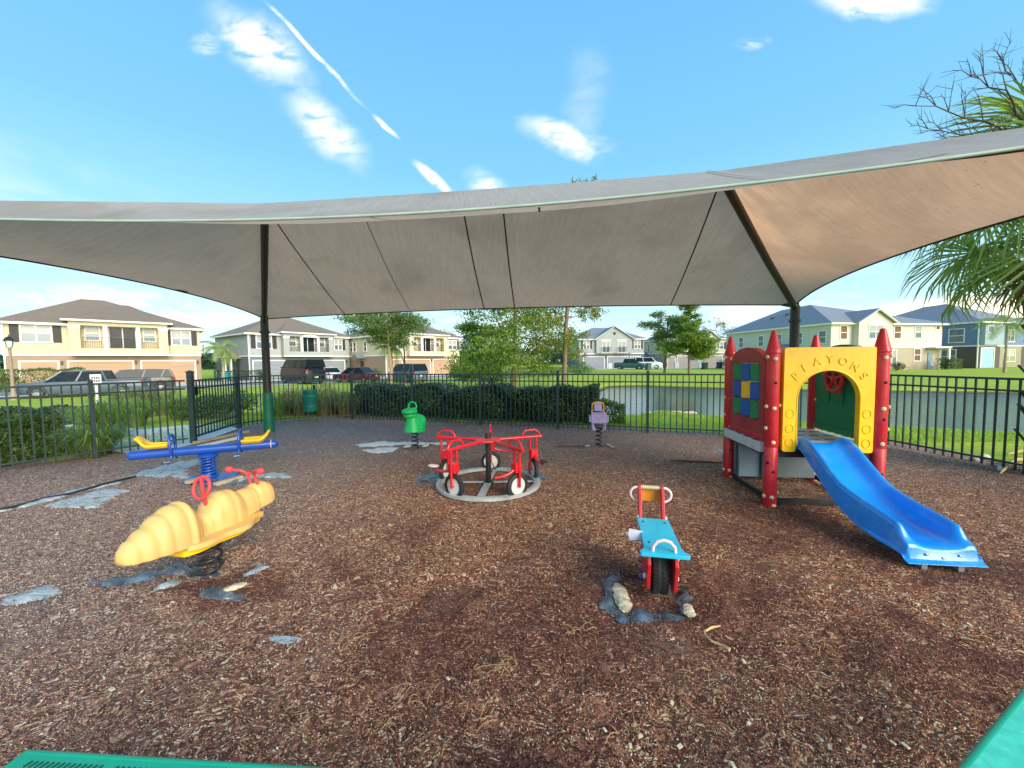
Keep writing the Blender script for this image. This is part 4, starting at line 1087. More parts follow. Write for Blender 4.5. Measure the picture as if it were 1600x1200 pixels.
# hedge behind the fence
def hedge(name, label, a, b, depth, h, n, leaf, m, cat='hedge', group=None, round_=.12):
    a, b = Vector((*a[:2], 0)), Vector((*b[:2], 0)); L = (b-a).length; ang = math.atan2((b-a).y, (b-a).x)
    t = thing(name, label, cat, (a.x, a.y, terrain(a.x, a.y)), ang, group)
    mb = MB()
    for i in range(max(2, int(L/.5))):
        k = L*(i+.5)/max(2, int(L/.5)); mb.tube([(k, depth*.5, -.05), (k+.05, depth*.45, h*.45), (k-.05, depth*.55, h*.8)], [.025, .018, .008], 6)
    part('stem', mb, BARKM, t)
    rg = np.random.default_rng(len(label)); P = rg.random((n, 3))
    f = rg.random(n); w = .13
    P[:, 0] = P[:, 0]*L; P[:, 1] *= depth; P[:, 2] = P[:, 2]*h
    k = f < .35; P[k, 1] = rg.random(k.sum())*w
    k = (f >= .35) & (f < .55); P[k, 2] = h-rg.random(k.sum())*w
    k = (f >= .75) & (f < .84); P[k, 0] = np.where(rg.random(k.sum()) < .5, rg.random(k.sum())*w, L-rg.random(k.sum())*w)
    bump = .06*np.sin(P[:, 0]*3.1+1)+.04*np.sin(P[:, 0]*7.7)+.05*np.sin(P[:, 2]*6+P[:, 0]*4)
    P[:, 1] += bump; P[:, 2] += bump*.8*(P[:, 2]/h)+rg.normal(size=n)*.02; P[:, 2] = np.maximum(P[:, 2], .03)
    link('foliage', quads_mesh('foliage', leaf_faces(P, leaf, leaf*.55, .3, rg), m), t)
    return t
hb0, hb1 = G(540, 652), G(928, 668); bk = Vector((-(hb1-hb0).y, (hb1-hb0).x, 0)).normalized()
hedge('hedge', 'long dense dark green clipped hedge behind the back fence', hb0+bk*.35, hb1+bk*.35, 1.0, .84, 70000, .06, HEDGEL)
c = G(948, 668); hedge('shrub', 'small leafy shrub at right end of the hedge', c+bk*.5+Vector((-.25, 0, 0)), c+bk*.4+Vector((.35, -.1, 0)), .4, .5, 2200, .05, SHRUB, 'shrub')
def bush(label, c, r, h, n, leaf, m, name='shrub', group=None, cat='shrub'):
    t = thing(name, label, cat, (c[0], c[1], terrain(c[0], c[1])), 0, group); rg = np.random.default_rng(int(abs(c[0]*97+c[1]*31))+1)
    mb = MB()
    for i in range(6):
        a = i*1.05; mb.tube([(0, 0, -.05), (math.cos(a)*r*.3, math.sin(a)*r*.3, h*.4), (math.cos(a)*r*.6, math.sin(a)*r*.6, h*.75)], [.02, .014, .005], 6)
    part('stem', mb, BARKM, t)
    bl = [((math.cos(i*2.4)*r*.4*rg.random(), math.sin(i*2.4)*r*.4*rg.random(), h*(.35+.3*rg.random())), (r*.7, r*.7, h*.36), 1) for i in range(6)]
    o = crown('foliage', t, bl, n, leaf, m, rg, .5, 20, .15)
    return t
def grass_clump(label, c, r, h, n, m, group=None, spread=1.0, name='ornamental_grass'):
    t = thing(name, label, 'ornamental grass', (c[0], c[1], terrain(c[0], c[1])), 0, group); rg = random.Random(int(abs(c[0]*131+c[1]*17)))
    mb = MB()
    for i in range(n):
        a = rg.random()*6.283; q = rg.random()**.5*r*.35; L = h*(.6+.6*rg.random()); out = r*(.3+.9*rg.random())*spread
        p0 = Vector((math.cos(a)*q, math.sin(a)*q, -.02)); d = Vector((math.cos(a), math.sin(a), 0)); w = .006+.006*rg.random(); sd = Vector((-d.y, d.x, 0))*w
        p1 = p0+d*out*.35+Vector((0, 0, L*.62)); p2 = p0+d*out*.8+Vector((0, 0, L*.85)); p3 = p0+d*out*1.25+Vector((0, 0, L*(.55+.35*rg.random())))
        mb.add([p0-sd, p0+sd, p1+sd, p1-sd, p2+sd*.7, p2-sd*.7, p3], [(0, 1, 2, 3), (3, 2, 4, 5), (5, 4, 6)])
    part('blades', mb, m, t, kind='stuff'); return t
# left side planting (behind the left fence)
def behind(u, v, k=.0): p = G(u, v); q = Vector((p.x, p.y, 0)); return q*(1+k)
nl = Vector((-.93, .36, 0))
hedge('shrub_row', 'dense leafy shrub row right behind the left edge of fence', G(-60, 748)+nl*.25, G(112, 712)+nl*.25, .75, .66, 30000, .06, SHRUB, 'shrub')
hedge('shrub_row', 'low dark shrub row beyond the path at left', G(0, 668)+nl*.6, G(185, 655)+nl*.3, .8, .55, 22000, .065, HEDGEL, 'shrub')
hedge('hedge', 'small clipped hedge beside the house at left edge', (-37.5, 28.0), (-33.5, 30.2), 1.2, 1.7, 5000, .12, OAK, 'hedge')
grass_clump('broad arching clump of yellow green grass by the left fence', G(165, 712)+nl*.3, .5, .5, 420, CLUMP)
grass_clump('pale upright grass clump left of the arching clump', G(138, 700)+nl*.3, .3, .42, 260, CLUMP)
for i, (u, v, h, lab) in enumerate([(196, 688, .85, 'tall light green grass behind the fence left of the gate'), (212, 655, .9, 'tall tan grass clump beyond the white path'), (240, 650, .85, 'second tan grass clump beyond the white path'), (268, 648, .8, 'tan grass clump nearest the left gate post')]):
    grass_clump(lab, G(u, v)+nl*.4, .42, h, 330, CLUMP if i == 0 else OLIVE, 'grass clumps by the path')
for i, (u, v, lab) in enumerate([(318, 658, 'leafy green shrub seen through the gate at left'), (345, 655, 'leafy green shrub seen through the gate centre'), (372, 655, 'leafy green shrub right behind the gate hinge post'), (398, 652, 'leafy green shrub next to the padded column')]):
    p = G(u, v)+nl*.6; bush(lab, p, .48, .75, 2600, .055, SHRUB, group='shrubs behind the gate')
for i in range(11):
    u = 436+i*11.5; p = G(u, 654.5); k = 1.05+.03*(i % 3)
    grass_clump(['low','tall','wispy'][i % 3]+' olive grass clump, number %d of the row between the padded column and the hedge' % (i+1), (p.x*k, p.y*k), .42, .62+.1*(i % 3), 230, OLIVE if i % 4 else CLUMP, 'olive grasses behind the back fence')
bush('dark spiky shrub touching left end of the hedge', G(548, 650)*1.04, .4, .75, 2200, .05, DARKL)
bush('small sapling like shrub above the grasses left of centre', G(512, 640)*1.05, .28, .95, 900, .045, OLIVE)
for i, (u, y, r, h, lab) in enumerate([(800, 40, 2.2, 1.0, 'low shrub bed under the feathery tree'), (850, 42, 2.2, 1.0, 'low shrub bed left of the gold tree trunk'), (905, 44, 2.4, 1.1, 'low shrub bed in front of the grey gabled house')]):
    p = D(u, 580, y); bush(lab, (p.x, y), r, h, 3500, .11, SHRUB)
for i, (u, y, r, h, m, lab) in enumerate([(10, 28.5, .9, 1.6, OAK, 'round bush beside the lamp post at left edge'), (408, 46, .6, 1.1, OLIVE, 'small round topiary by the grey green house garage'), (568, 49, .8, 1.3, MAPLE, 'clipped bush beside the blue side wall'), (588, 49, .9, 1.35, OAK, 'bush left of the oak trunk'),
        (722, 58, .6, 1.1, OAK, 'little bush at right corner of the yellow house'), (725, 40, .5, .9, OAK, 'round shrub near the street right of yellow house'), (910, 70, .8, 1.5, MAPLE, 'bush at left corner of the gabled house'), (1028, 72, .9, 1.4, DARKL, 'dark bush behind the white suv'),
        (1038, 72, .7, 1.3, OAK, 'bush at foot of the flat topped tree'), (1130, 70, 1.2, 1.4, OAK, 'bush at right corner of the beige house'), (1402, 45, .9, 1.0, DARKL, 'dark bush at the base of the sage house'), (1478, 47, .7, 1.5, DARKL, 'dark upright bush between sage and blue houses'),
        (1312, 45, .8, 1.2, OAK, 'bush at corner of the sage house')]):
    p = D(u, 575, y); bush(lab, (p.x, y), r, h, 1500, .10, m)
p = D(1485, 575, 46.5); hedge('hedge', 'clipped boxy hedge in front of the blue house side', (p.x-.5, 46.8), (p.x+2.0, 46.9), .9, 1.25, 2200, .10, OAK)
p = D(322, 575, 42); hedge('hedge', 'dark hedge along the side of the grey green house', (p.x, 43), (p.x+4.2, 45.5), .8, 1.2, 4000, .10, DARKL)
for i, (u, v, h, lab) in enumerate([(178, 690, .7, 'pale feathery grass just right of the left fence post'), (228, 668, .75, 'pale feathery grass at the path edge left of the gate'), (150, 672, .6, 'short pale grass clump by the path bend'), (290, 655, .7, 'pale feathery grass seen left of the gate post top')]):
    grass_clump(lab, G(u, v)+nl*.35, .4, h, 300, CLUMP)
# palms
PALML = leafmat('palm_leaflet', (.12, .20, .045), (.32, .42, .12), .35, (.34, .36, .14))
PALMD = leafmat('dry_palm_leaflet', (.16, .11, .06), (.34, .25, .14), .2, (.45, .36, .2))
def pinnate(L, droop, n=26, w=.035, leafl=.5, rg=random):
    mb = MB(); pts = []
    for i in range(9):
        t = i/8; pts.append(Vector((L*t*math.cos(droop*t*.5), 0, L*(.55*t-.75*droop*t*t))))
    mb.tube(pts, [.02*(1-.8*i/8) for i in range(9)], 5)
    for k in range(n):
        t = .18+.82*k/n; i = min(7, int(t*8)); p = pts[i].lerp(pts[i+1], t*8-i); d = (pts[i+1]-pts[i]).normalized()
        for sg in (-1, 1):
            l = leafl*(.5+.6*math.sin(math.pi*t)); o = (Vector((0, sg, 0))*.8+d*.55+Vector((0, 0, -.25-.3*rg.random()))).normalized()
            wv = d*w*.5
            mb.add([p-wv, p+wv, p+o*l*.6+wv*.7+Vector((0, 0, -.03)), p+o*l*.6-wv*.7+Vector((0, 0, -.03)), p+o*l+Vector((0, 0, -.16*l))], [(0, 1, 2, 3), (3, 2, 4)])
    return mb
def queen_palm(label, x, y, h, L, seed, nf=13):
    rg = random.Random(seed); t = thing('palm_tree', label, 'palm tree', (x, y, terrain(x, y)))
    mb = MB(); mb.tube([(0, 0, -.1), (.03, 0, h*.5), (.0, 0, h)], [.13, .10, .09], 10); part('trunk', mb, BARKL, t, smooth=60)
    for k in range(nf):
        o = part('frond', pinnate(L*(.85+.3*rg.random()), .75+.5*rg.random()*(1+k % 2), rg=rg, leafl=L*.3, w=.05), PALML, t)
        o.location = (0, 0, h-.05); o.rotation_euler = (0, -.35+.5*(k % 3)-.2, k*2.4)
p = D(348, 570, 36.5); queen_palm('small palm with drooping fronds in front of blue side wall', p.x, 36.5, 3.4, 1.9, 1)
p = D(612, 570, 34.5); queen_palm('small palm partly under the oak crown', p.x, 34.5, 3.3, 1.7, 2)
p = D(1570, 570, 36.0); queen_palm('slim palm in front of the blue house at right', p.x, 36.0, 4.4, 2.2, 3)

def fan_leaf(rg, R0=.8, n=34, pet=.7, dry=False):
    mb = MB(); mb.tube([(0, 0, 0), (pet*.5, 0, .05), (pet, 0, 0)], [.016, .011, .008], 5)
    for k in range(n):
        a = R(-112+224*k/(n-1)); l = R0*(.72+.28*math.cos(a*.8))*(.9+.2*rg.random()); w = .014
        d = Vector((math.cos(a), math.sin(a), 0)); s = Vector((-d.y, d.x, 0))*w; b = Vector((pet, 0, 0))
        dz = rg.uniform(-.02, .04); dr = rg.uniform(.14, .42)
        p1 = b+d*l*.45+Vector((0, 0, .05+dz)); p2 = b+d*l*.78+Vector((0, 0, -.02-dr*.25)); p3 = b+d*l*.96+Vector((0, 0, -.1-dr*.85))
        q = Vector((0, 0, .012))
        mb.add([b-s*.3, b+s*.3, p1+s, p1-q, p1-s, p2+s*.75, p2-q, p2-s*.75, p3], [(0, 1, 2, 3), (0, 3, 4), (3, 2, 5, 6), (4, 3, 6, 7), (6, 5, 8), (7, 6, 8)])
    return mb
def sabal():
    rg = random.Random(5); bx, by = 6.78, 4.85; hz = 3.55
    t = thing('cabbage_palm', 'big fan palm at right edge with bare flower stalks above the canopy', 'palm tree', (bx, by, 0))
    mb = MB(); mb.tube([(0, 0, -.2), (.02, 0, 1.0), (.0, 0, 2.2), (0, 0, hz)], [.20, .17, .16, .15], 14); part('trunk', mb, BARKM, t, smooth=60)
    for k in range(46):                                    # split boots on the stem
        a = k*2.4; z = .25+k*.064; d = Vector((math.cos(a), math.sin(a), 0)); s = Vector((-d.y, d.x, 0))
        m = MB()
        for sg in (-1, 1): m.bar(d*.15+s*sg*.05+Vector((0, 0, z)), d*.30+s*sg*.015+Vector((0, 0, z+.24)), .035, .016)
        part('boot', m, DRYM, t)
    protos = [fan_leaf(rg).mesh('frond', PALML) for _ in range(4)]
    for k in range(36):
        el = R(68-112*(k/35)**.85); az = k*2.399+rg.uniform(-.2, .2)
        o = link('frond', protos[k % 4], t); o.location = (0, 0, hz+.12-.5*(k/35)); sc = 1.05+.2*rg.random(); o.scale = (sc, sc, sc)
        o.rotation_euler = (rg.uniform(-.35, .35), -el, az)
    for k in range(8):
        dm = fan_leaf(rg, .6, 22, .5).mesh('dead_frond', PALMD); o = link('dead_frond', dm, t); o.location = (0, 0, hz-.55); o.rotation_euler = (rg.uniform(-.4, .4), R(58+8*rg.random()), k*.8)
    def stalk(target, seed):
        r2 = random.Random(seed); m = MB(); a = Vector((0, 0, hz)); b = Vector(target); pts = []
        for i in range(11):
            s = i/10; pts.append(a.lerp(b, s)+Vector((0, 0, .45*math.sin(math.pi*s*.9)*.5))+Vector((r2.gauss(0, .02), r2.gauss(0, .02), r2.gauss(0, .02))))
        m.tube(pts, [.016*(1-.75*i/10) for i in range(11)], 6)
        for i in range(3, 11):
            for q in range(2):
                p = pts[i]; dr = (b-a).normalized(); o = (dr*.9+Vector((r2.gauss(0, .6), r2.gauss(0, .6), r2.gauss(.35, .45)))).normalized(); l = .45*(1.15-i/14)
                tips = [p, p+o*l*.5+Vector((0, 0, .03)), p+o*l]
                m.tube(tips, [.006, .004, .002], 4)
                for j in range(3):
                    o2 = (o+Vector((r2.gauss(0, .6), r2.gauss(0, .6), r2.gauss(.1, .5)))).normalized(); s0 = tips[1].lerp(tips[2], .3*j); m.tube([s0, s0+o2*.16], [.003, .0015], 4)
        part('flower_stalk', m, DRYM, t)
    for (u, v, y), sd in (((1432, 175, 4.5), 1), ((1520, 118, 4.6), 2), ((1560, 105, 4.9), 3), ((1450, 215, 4.9), 4), ((1490, 245, 4.7), 6)):
        p = D(u, v, y); stalk((p.x-bx, p.y-by, p.z), sd)
sabal()
for i, (u, v, L, a, lab) in enumerate([(1572, 735, .55, .5, 'dry palm frond stem lying lowest at the right edge'), (1590, 722, .5, .35, 'dry palm frond stem lying above the lowest one'), (1600, 708, .6, .15, 'dry palm frond stem nearest the fence foot')]):
    p = G(u, v, .03); m = MB(); d = Vector((math.cos(a), math.sin(a), 0))
    m.tube([p-d*L/2, p+Vector((0, 0, .04)), p+d*L/2], [.012, .022, .03], 6, flat=.6)
    for k in range(14): q = p+d*L*.5; aa = a+RNG.normal()*.5; m.tube([q, q+Vector((math.cos(aa), math.sin(aa), .1))*.3], [.008, .002], 4)
    whole('dry_frond', m, STRAW, lab, 'palm frond')
p = G(1565, 731, .02); whole('board', MB().box(p, (.34, .07, .02), Matrix.Rotation(.65, 3, 'Z')), pm('weathered_white_board', srgb(205, 205, 200), .7), 'short weathered white board on the mulch by palm debris', 'board', bevel=.003)
for i, (u, v, lab) in enumerate([(1538, 714, 'white broken stone by the right fence foot'), (1522, 718, 'smaller white stone left of the broken one')]):
    p = G(u, v, .03); whole('stone', MB().ball(p, (.08-.02*i, .05, .045), 9, 6), CONC, lab, 'stone', smooth=30)
# stones on the pond spit
for i in range(9):
    u = 1012+i*8.2; p = G(u, 646+1.5*math.sin(i*2), WZ+.05); whole('stone', MB().ball(p, (.14+.05*(i % 3), .10, .07), 8, 5), pm('shore_rock', srgb(205, 180, 150), .9, var=.25), 'pale rock, one of the row along the near pond bank', 'rock', smooth=30, group='rocks on the near pond bank')
# ------------------------------------------------------------------ vehicles
def car(label, loc, rz, L=4.6, W=1.8, H=1.45, col=(200, 200, 200), kind='sedan', name='parked_car', cat='car', clean=.3):
    t = thing(name, label, cat, (loc[0], loc[1], loc[2] if len(loc) > 2 else terrain(loc[0], loc[1])+.02), rz)
    body = pm('car_paint_%d_%d_%d' % col, srgb(*col), .35, .05, var=.04, coat=.25)
    zb, belt = .2, H*{'van': .66, 'suv': .62}.get(kind, .60); hood = {'sedan': .27, 'suv': .22, 'van': .12, 'pickup': .24}[kind]; tail = {'sedan': .16, 'suv': .02, 'van': .01, 'pickup': .30}[kind]
    # lower body: sections along the length, nose at +x
    st = [(-.5, .78, .80), (-.485, .92, .92), (-.44, 1, .99), (-.25, 1, 1.0), (0, 1, 1.0), (.5-hood, 1, 1.0), (.42, .97, .87), (.48, .86, .76), (.5, .70, .62)]
    if kind in ('van',): st[-3:] = [(.44, .98, .95), (.485, .9, .80), (.5, .78, .6)]
    def sec(x, w, hz):
        z1 = zb+(belt-zb)*hz; hw = W/2*w
        return [(x*L, y, z) for y, z in ((-hw*.9, zb), (-hw, zb+.15), (-hw*1.0, zb+(z1-zb)*.6), (-hw*.95, z1-.05), (-hw*.82, z1), (0, z1+.03), (hw*.82, z1), (hw*.95, z1-.05), (hw, zb+(z1-zb)*.6), (hw, zb+.15), (hw*.9, zb))]
    rows = [sec(*s) for s in st]; mb = MB(); n = 11; vs = [p for r in rows for p in r]
    fs = [(j*n+i, (j+1)*n+i, (j+1)*n+i+1, j*n+i+1) for j in range(len(rows)-1) for i in range(n-1)]
    fs += [(j*n, j*n+n-1, (j+1)*n+n-1, (j+1)*n) for j in range(len(rows)-1)]
    fs += [tuple(range(n)), tuple(range((len(rows)-1)*n+n-1, (len(rows)-1)*n-1, -1))]
    mb.add(vs, fs); part('body', mb, body, t, smooth=35)
    xf0, xf1 = (.5-hood)*L, (.5-hood-{'sedan': .14, 'suv': .12, 'van': .10, 'pickup': .12}[kind])*L
    xr0, xr1 = (-.5+tail)*L, (-.5+tail+{'sedan': .13, 'suv': .05, 'van': .02, 'pickup': .04}[kind])*L
    a, b = W/2*.93, W/2*.76
    mb = MB(); mb.add([(xr0, -a, belt-.02), (xf0, -a, belt-.02), (xf0, a, belt-.02), (xr0, a, belt-.02), (xr1, -b, H-.05), (xf1, -b, H-.05), (xf1, b, H-.05), (xr1, b, H-.05)],
                      [(0, 1, 5, 4), (1, 2, 6, 5), (2, 3, 7, 6), (3, 0, 4, 7), (4, 5, 6, 7)]); part('window', mb, GLASSD, t)
    part('roof', MB().grid(lambda u, v: ((xr1-.03)+(xf1-xr1+.06)*u, (b+.02)*(2*v-1), H-.055+.05*math.sin(math.pi*u)**.5*(1-(2*v-1)**4)), 9, 7).box2((xr1-.02, -b-.01, H-.09), (xf1+.02, b+.01, H-.05)), body, t, smooth=50)
    mb = MB()
    for sg in (-1, 1):
        for x0, x1 in ((xf0, xf1), (xr0, xr1), ((xf0+xr0)/2, (xf1+xr1)/2)) + ((((xr0*.6+xf0*.4)-.3*L*.5, (xr1*.7+xf1*.3)-.12*L),) if kind in ('suv', 'van') else ()):
            part('pillar', MB().bar((x0, sg*(a+.008), belt-.02), (x1, sg*(b+.008), H-.06), .075, .03, up=(0, 1, 0)), body, t)
    for x in (-.31*L, .31*L):
        for sg in (-1, 1):
            w = part('wheel', MB().lathe((x, sg*(W/2-.10), .33), [(.22, -.1), (.31, -.1), (.33, -.07), (.33, .07), (.31, .1), (.22, .1)], 24, 'y'), RUBBER, t, smooth=40)
            part('rim', MB().lathe((x, sg*(W/2-.04), .33), [(0, .02*sg), (.07, .03*sg), (.2, 0), (.22, .03*sg)], 20, 'y'), STEEL, w, smooth=40)
            part('wheel_arch', MB().tube([(x+.38*math.cos(R(q)), sg*(W/2-.012), .33+.38*math.sin(R(q))) for q in range(0, 181, 15)], .035, 6), BLACK, t)
    for sg in (-1, 1):
        part('headlight', MB().ball((L*.475, sg*W*.36, belt*.76), (.09, .16, .08), 10, 6), pm('headlight_lens', srgb(225, 230, 230), .15, var=.02, spec=.8), t, smooth=60)
        part('taillight', MB().box((-L*.487, sg*W*.40, belt*.84), (.08, .20, .22)), pm('red_lens', srgb(190, 22, 30), .2), t, bevel=.02)
        part('mirror', MB().ball((xf0-.1, sg*(W/2+.06), belt+.03), (.07, .10, .06), 8, 5), body, t, smooth=60)
    part('bumper', MB().box((-L*.492, 0, .36), (.12, W*.86, .20)), body if kind != 'van' else BLACK, t, bevel=.03)
    part('bumper', MB().box((L*.487, 0, .34), (.10, W*.72, .18)), BLACK, t, bevel=.03)
    part('licence_plate', MB().box((-L*.50-.035, 0, .62), (.015, .32, .15)), WHITE, t)
    if kind == 'pickup':
        part('bed_rail', MB().box2((-.49*L, -W/2*.93, belt-.01), (xr0-.02, -W/2*.86, belt+.05)).box2((-.49*L, W/2*.86, belt-.01), (xr0-.02, W/2*.93, belt+.05)).box2((-.49*L, -W/2*.9, belt-.01), (-.475*L, W/2*.9, belt+.05)), body, t)
    return t
def ccar(u, y, *a, **k): p = D(u, 575, y); return (p.x, y)
ea = math.atan2(e_.y, e_.x)
p = ccar(134, 24.5); car('silver grey pickup parked along the street at left, nose to the left', p, ea+math.pi-.28, 5.8, 1.9, 1.62, (84, 96, 108), 'pickup', cat='pickup')
p = ccar(210, 29.5); car('dark suv parked just behind the silver pickup', p, ea+math.pi-.1, 4.6, 1.85, 1.6, (66, 68, 62), 'suv', cat='suv')
p = ccar(472, 37.5); car('black van with red taillights parked facing the grey garage', p, math.pi*.80, 5.2, 2.0, 2.3, (22, 24, 28), 'van', 'parked_van', 'van')
p = ccar(512, 44); car('white sedan parked right of the black van', p, ea+math.pi/2, 4.5, 1.8, 1.45, (225, 225, 218), 'sedan')
p = ccar(556, 39); car('dark red sedan parked near the blue side wall', p, math.pi*.93, 4.4, 1.8, 1.5, (120, 20, 34), 'sedan')
p = ccar(636, 38); car('grey suv parked behind the second lamp post', p, math.pi*.78, 4.4, 1.85, 1.8, (96, 108, 116), 'suv', cat='suv')
p = ccar(985, 66); car('dark green pickup with chrome nose before the gabled house', p, -.5, 5.2, 1.9, 1.8, (40, 78, 82), 'pickup', cat='pickup')
p = ccar(1011, 66); car('white suv parked right of the green pickup', p, -.4, 4.9, 1.95, 2.0, (232, 236, 236), 'suv', cat='suv')
def wheelie(label, u, y, col, group=None):
    p = D(u, 575, y); t = thing('wheelie_bin', label, 'trash bin', (p.x, y, terrain(p.x, y)), .2)
    m = pm('bin_%d' % col[1], srgb(*col), .5)
    part('body', MB().box((0, 0, .5), (.62, .7, .95), taper=1.0), m, t, bevel=.04)
    part('lid', MB().box((0, -.03, 1.02), (.72, .82, .10)), m, t, bevel=.03)
    part('wheel', MB().lathe((.3, .34, .12), [(0, -.04), (.12, -.04), (.12, .04), (0, .04)], 14, 'x'), RUBBER, t)
    part('wheel', MB().lathe((-.3, .34, .12), [(0, -.04), (.12, -.04), (.12, .04), (0, .04)], 14, 'x'), RUBBER, t)
    part('handle', MB().tube([(-.25, .42, .95), (-.25, .5, .97), (.25, .5, .97), (.25, .42, .95)], .02, 6), m, t)
wheelie('dark green trash bin at the curb before the white suv', 1013, 60, (40, 78, 70))
wheelie('dark trash bin at the curb right of the maple', 1101, 60, (40, 62, 52))
wheelie('teal trash bin behind the red sedan', 578, 47, (30, 130, 130)); wheelie('teal trash bin beside small palm', 352, 43, (20, 140, 145))
wheelie('dark blue bin at right end of the beige house', 1124, 66, (50, 64, 90))
for i, (u, y, lab) in enumerate([(953, 71.5, 'white box by the gabled house garages'), (1057, 73.5, 'white box by the beige house left garage'), (1094, 72, 'white box near the dark bin')]):
    p = D(u, 575, y); whole('utility_box', MB().box((p.x, y, .5), (.7, .5, 1.0)).box((p.x, y, 1.02), (.76, .56, .06)), WHITE, lab, 'utility box', bevel=.02)

def lamp(label, u, y, h, tan=False):
    p = D(u, 580, y); z0 = terrain(p.x, y); t = thing('street_lamp', label, 'lamp post', (p.x, y, z0)); m = pm('tan_pole', srgb(150, 132, 112), .6) if tan else BLACK
    k = 1.0
    part('pole', MB().lathe((0, 0, 0), [(.16, -.1), (.16, .3), (.10, .4), (.085, 1), (.06, h-.75), (.09, h-.72), (.05, h-.66)], 16), m, t, smooth=40)
    part('lantern', MB().lathe((0, 0, 0), [(.05, h-.66), (.12, h-.62), (.20, h-.25), (.17, h-.25)], 6), pm('lantern_glass', srgb(225, 228, 220), .3), t)
    part('lantern_cap', MB().lathe((0, 0, 0), [(.26, h-.26), (.22, h-.2), (.10, h-.06), (.03, h-.02), (.02, h+.08), (0, h+.1)], 12), BLACK, t)
    for q in range(4): part('lantern_bar', MB().bar((.11*math.cos(q*1.57), .11*math.sin(q*1.57), h-.64), (.20*math.cos(q*1.57), .20*math.sin(q*1.57), h-.25), .02, .02), BLACK, t)
lamp('lamp post with tan pole at far left before the cream house', 18, 22, 3.25+.35, True)
lamp('black lamp post in front of the yellow house', 632.5, 36, 3.6+.1)
p = D(150, 600, 12.2)
t = thing('park_sign', 'small white notice sign above the left fence before the pickup', 'sign', (p.x, p.y, terrain(p.x, p.y)), .75)
part('post', MB().box2((-.03, .0, -.1), (.03, .04, 1.35)), STEEL, t)
part('board', MB().box2((-.125, -.02, 1.10), (.125, -.002, 1.40)), WHITE, t, bevel=.006)
for r_, w in ((1.29, 4), (1.19, 4)):                       # two rows of four dark characters too small to read
    for k in range(w):
        x = -.088+k*.048; part('letter', MB().box2((x, -.024, r_-.03), (x+.030, -.0205, r_+.03)), SHUT, t)
# adirondack style chair on the sage house porch
p = D(1460, 575, 46.8); t = thing('patio_chair', 'pale chair on the lawn by the sage house door', 'chair', (p.x, p.y, 0), .5)
part('seat', MB().box((0, 0, .4), (.6, .55, .05)), GREYP, t); part('backrest', MB().box((0, .3, .75), (.6, .05, .7), Matrix.Rotation(-.3, 3, 'X')), GREYP, t)
for sx in (-.26, .26):
    for sy in (-.22, .22): part('leg', MB().box((sx, sy, .19), (.05, .05, .38)), GREYP, t)
# teal waste bin hung on the back fence
p0 = FC.lerp(FB0, .36); p = D(485, 632, p0.y-.12)
t = thing('waste_bin', 'teal perforated waste bin hung on the back fence', 'bin', (p.x, p.y, .30))
m = MB().lathe((0, 0, 0), [(0, 0), (.150, 0), (.158, .02), (.158, .50), (.165, .51), (.165, .54), (.15, .54), (.15, .03), (0, .03)], 32); part('body', m, BIN, t, smooth=40)
for z in (.14, .40): part('band', MB().lathe((0, 0, 0), [(.158, z-.02), (.166, z-.02), (.166, z+.02), (.158, z+.02)], 32), BIN, t, smooth=30)
mb = MB()
for zi in range(11):
    for k in range(26): a = 2*math.pi*(k+.5*(zi % 2))/26; z = .05+zi*.042; mb.box((.1585*math.cos(a), .1585*math.sin(a), z), (.002, .018, .014), Matrix.Rotation(a, 3, 'Z'))
part('perforations', mb, pm('hole_dark', srgb(10, 60, 52), .8), t, kind='stuff')
part('bracket', MB().box((0, .17, .42), (.05, .09, .03)).box((0, .17, .15), (.05, .09, .03)).box((0, .215, .3), (.06, .02, .7)), BLACK, t)

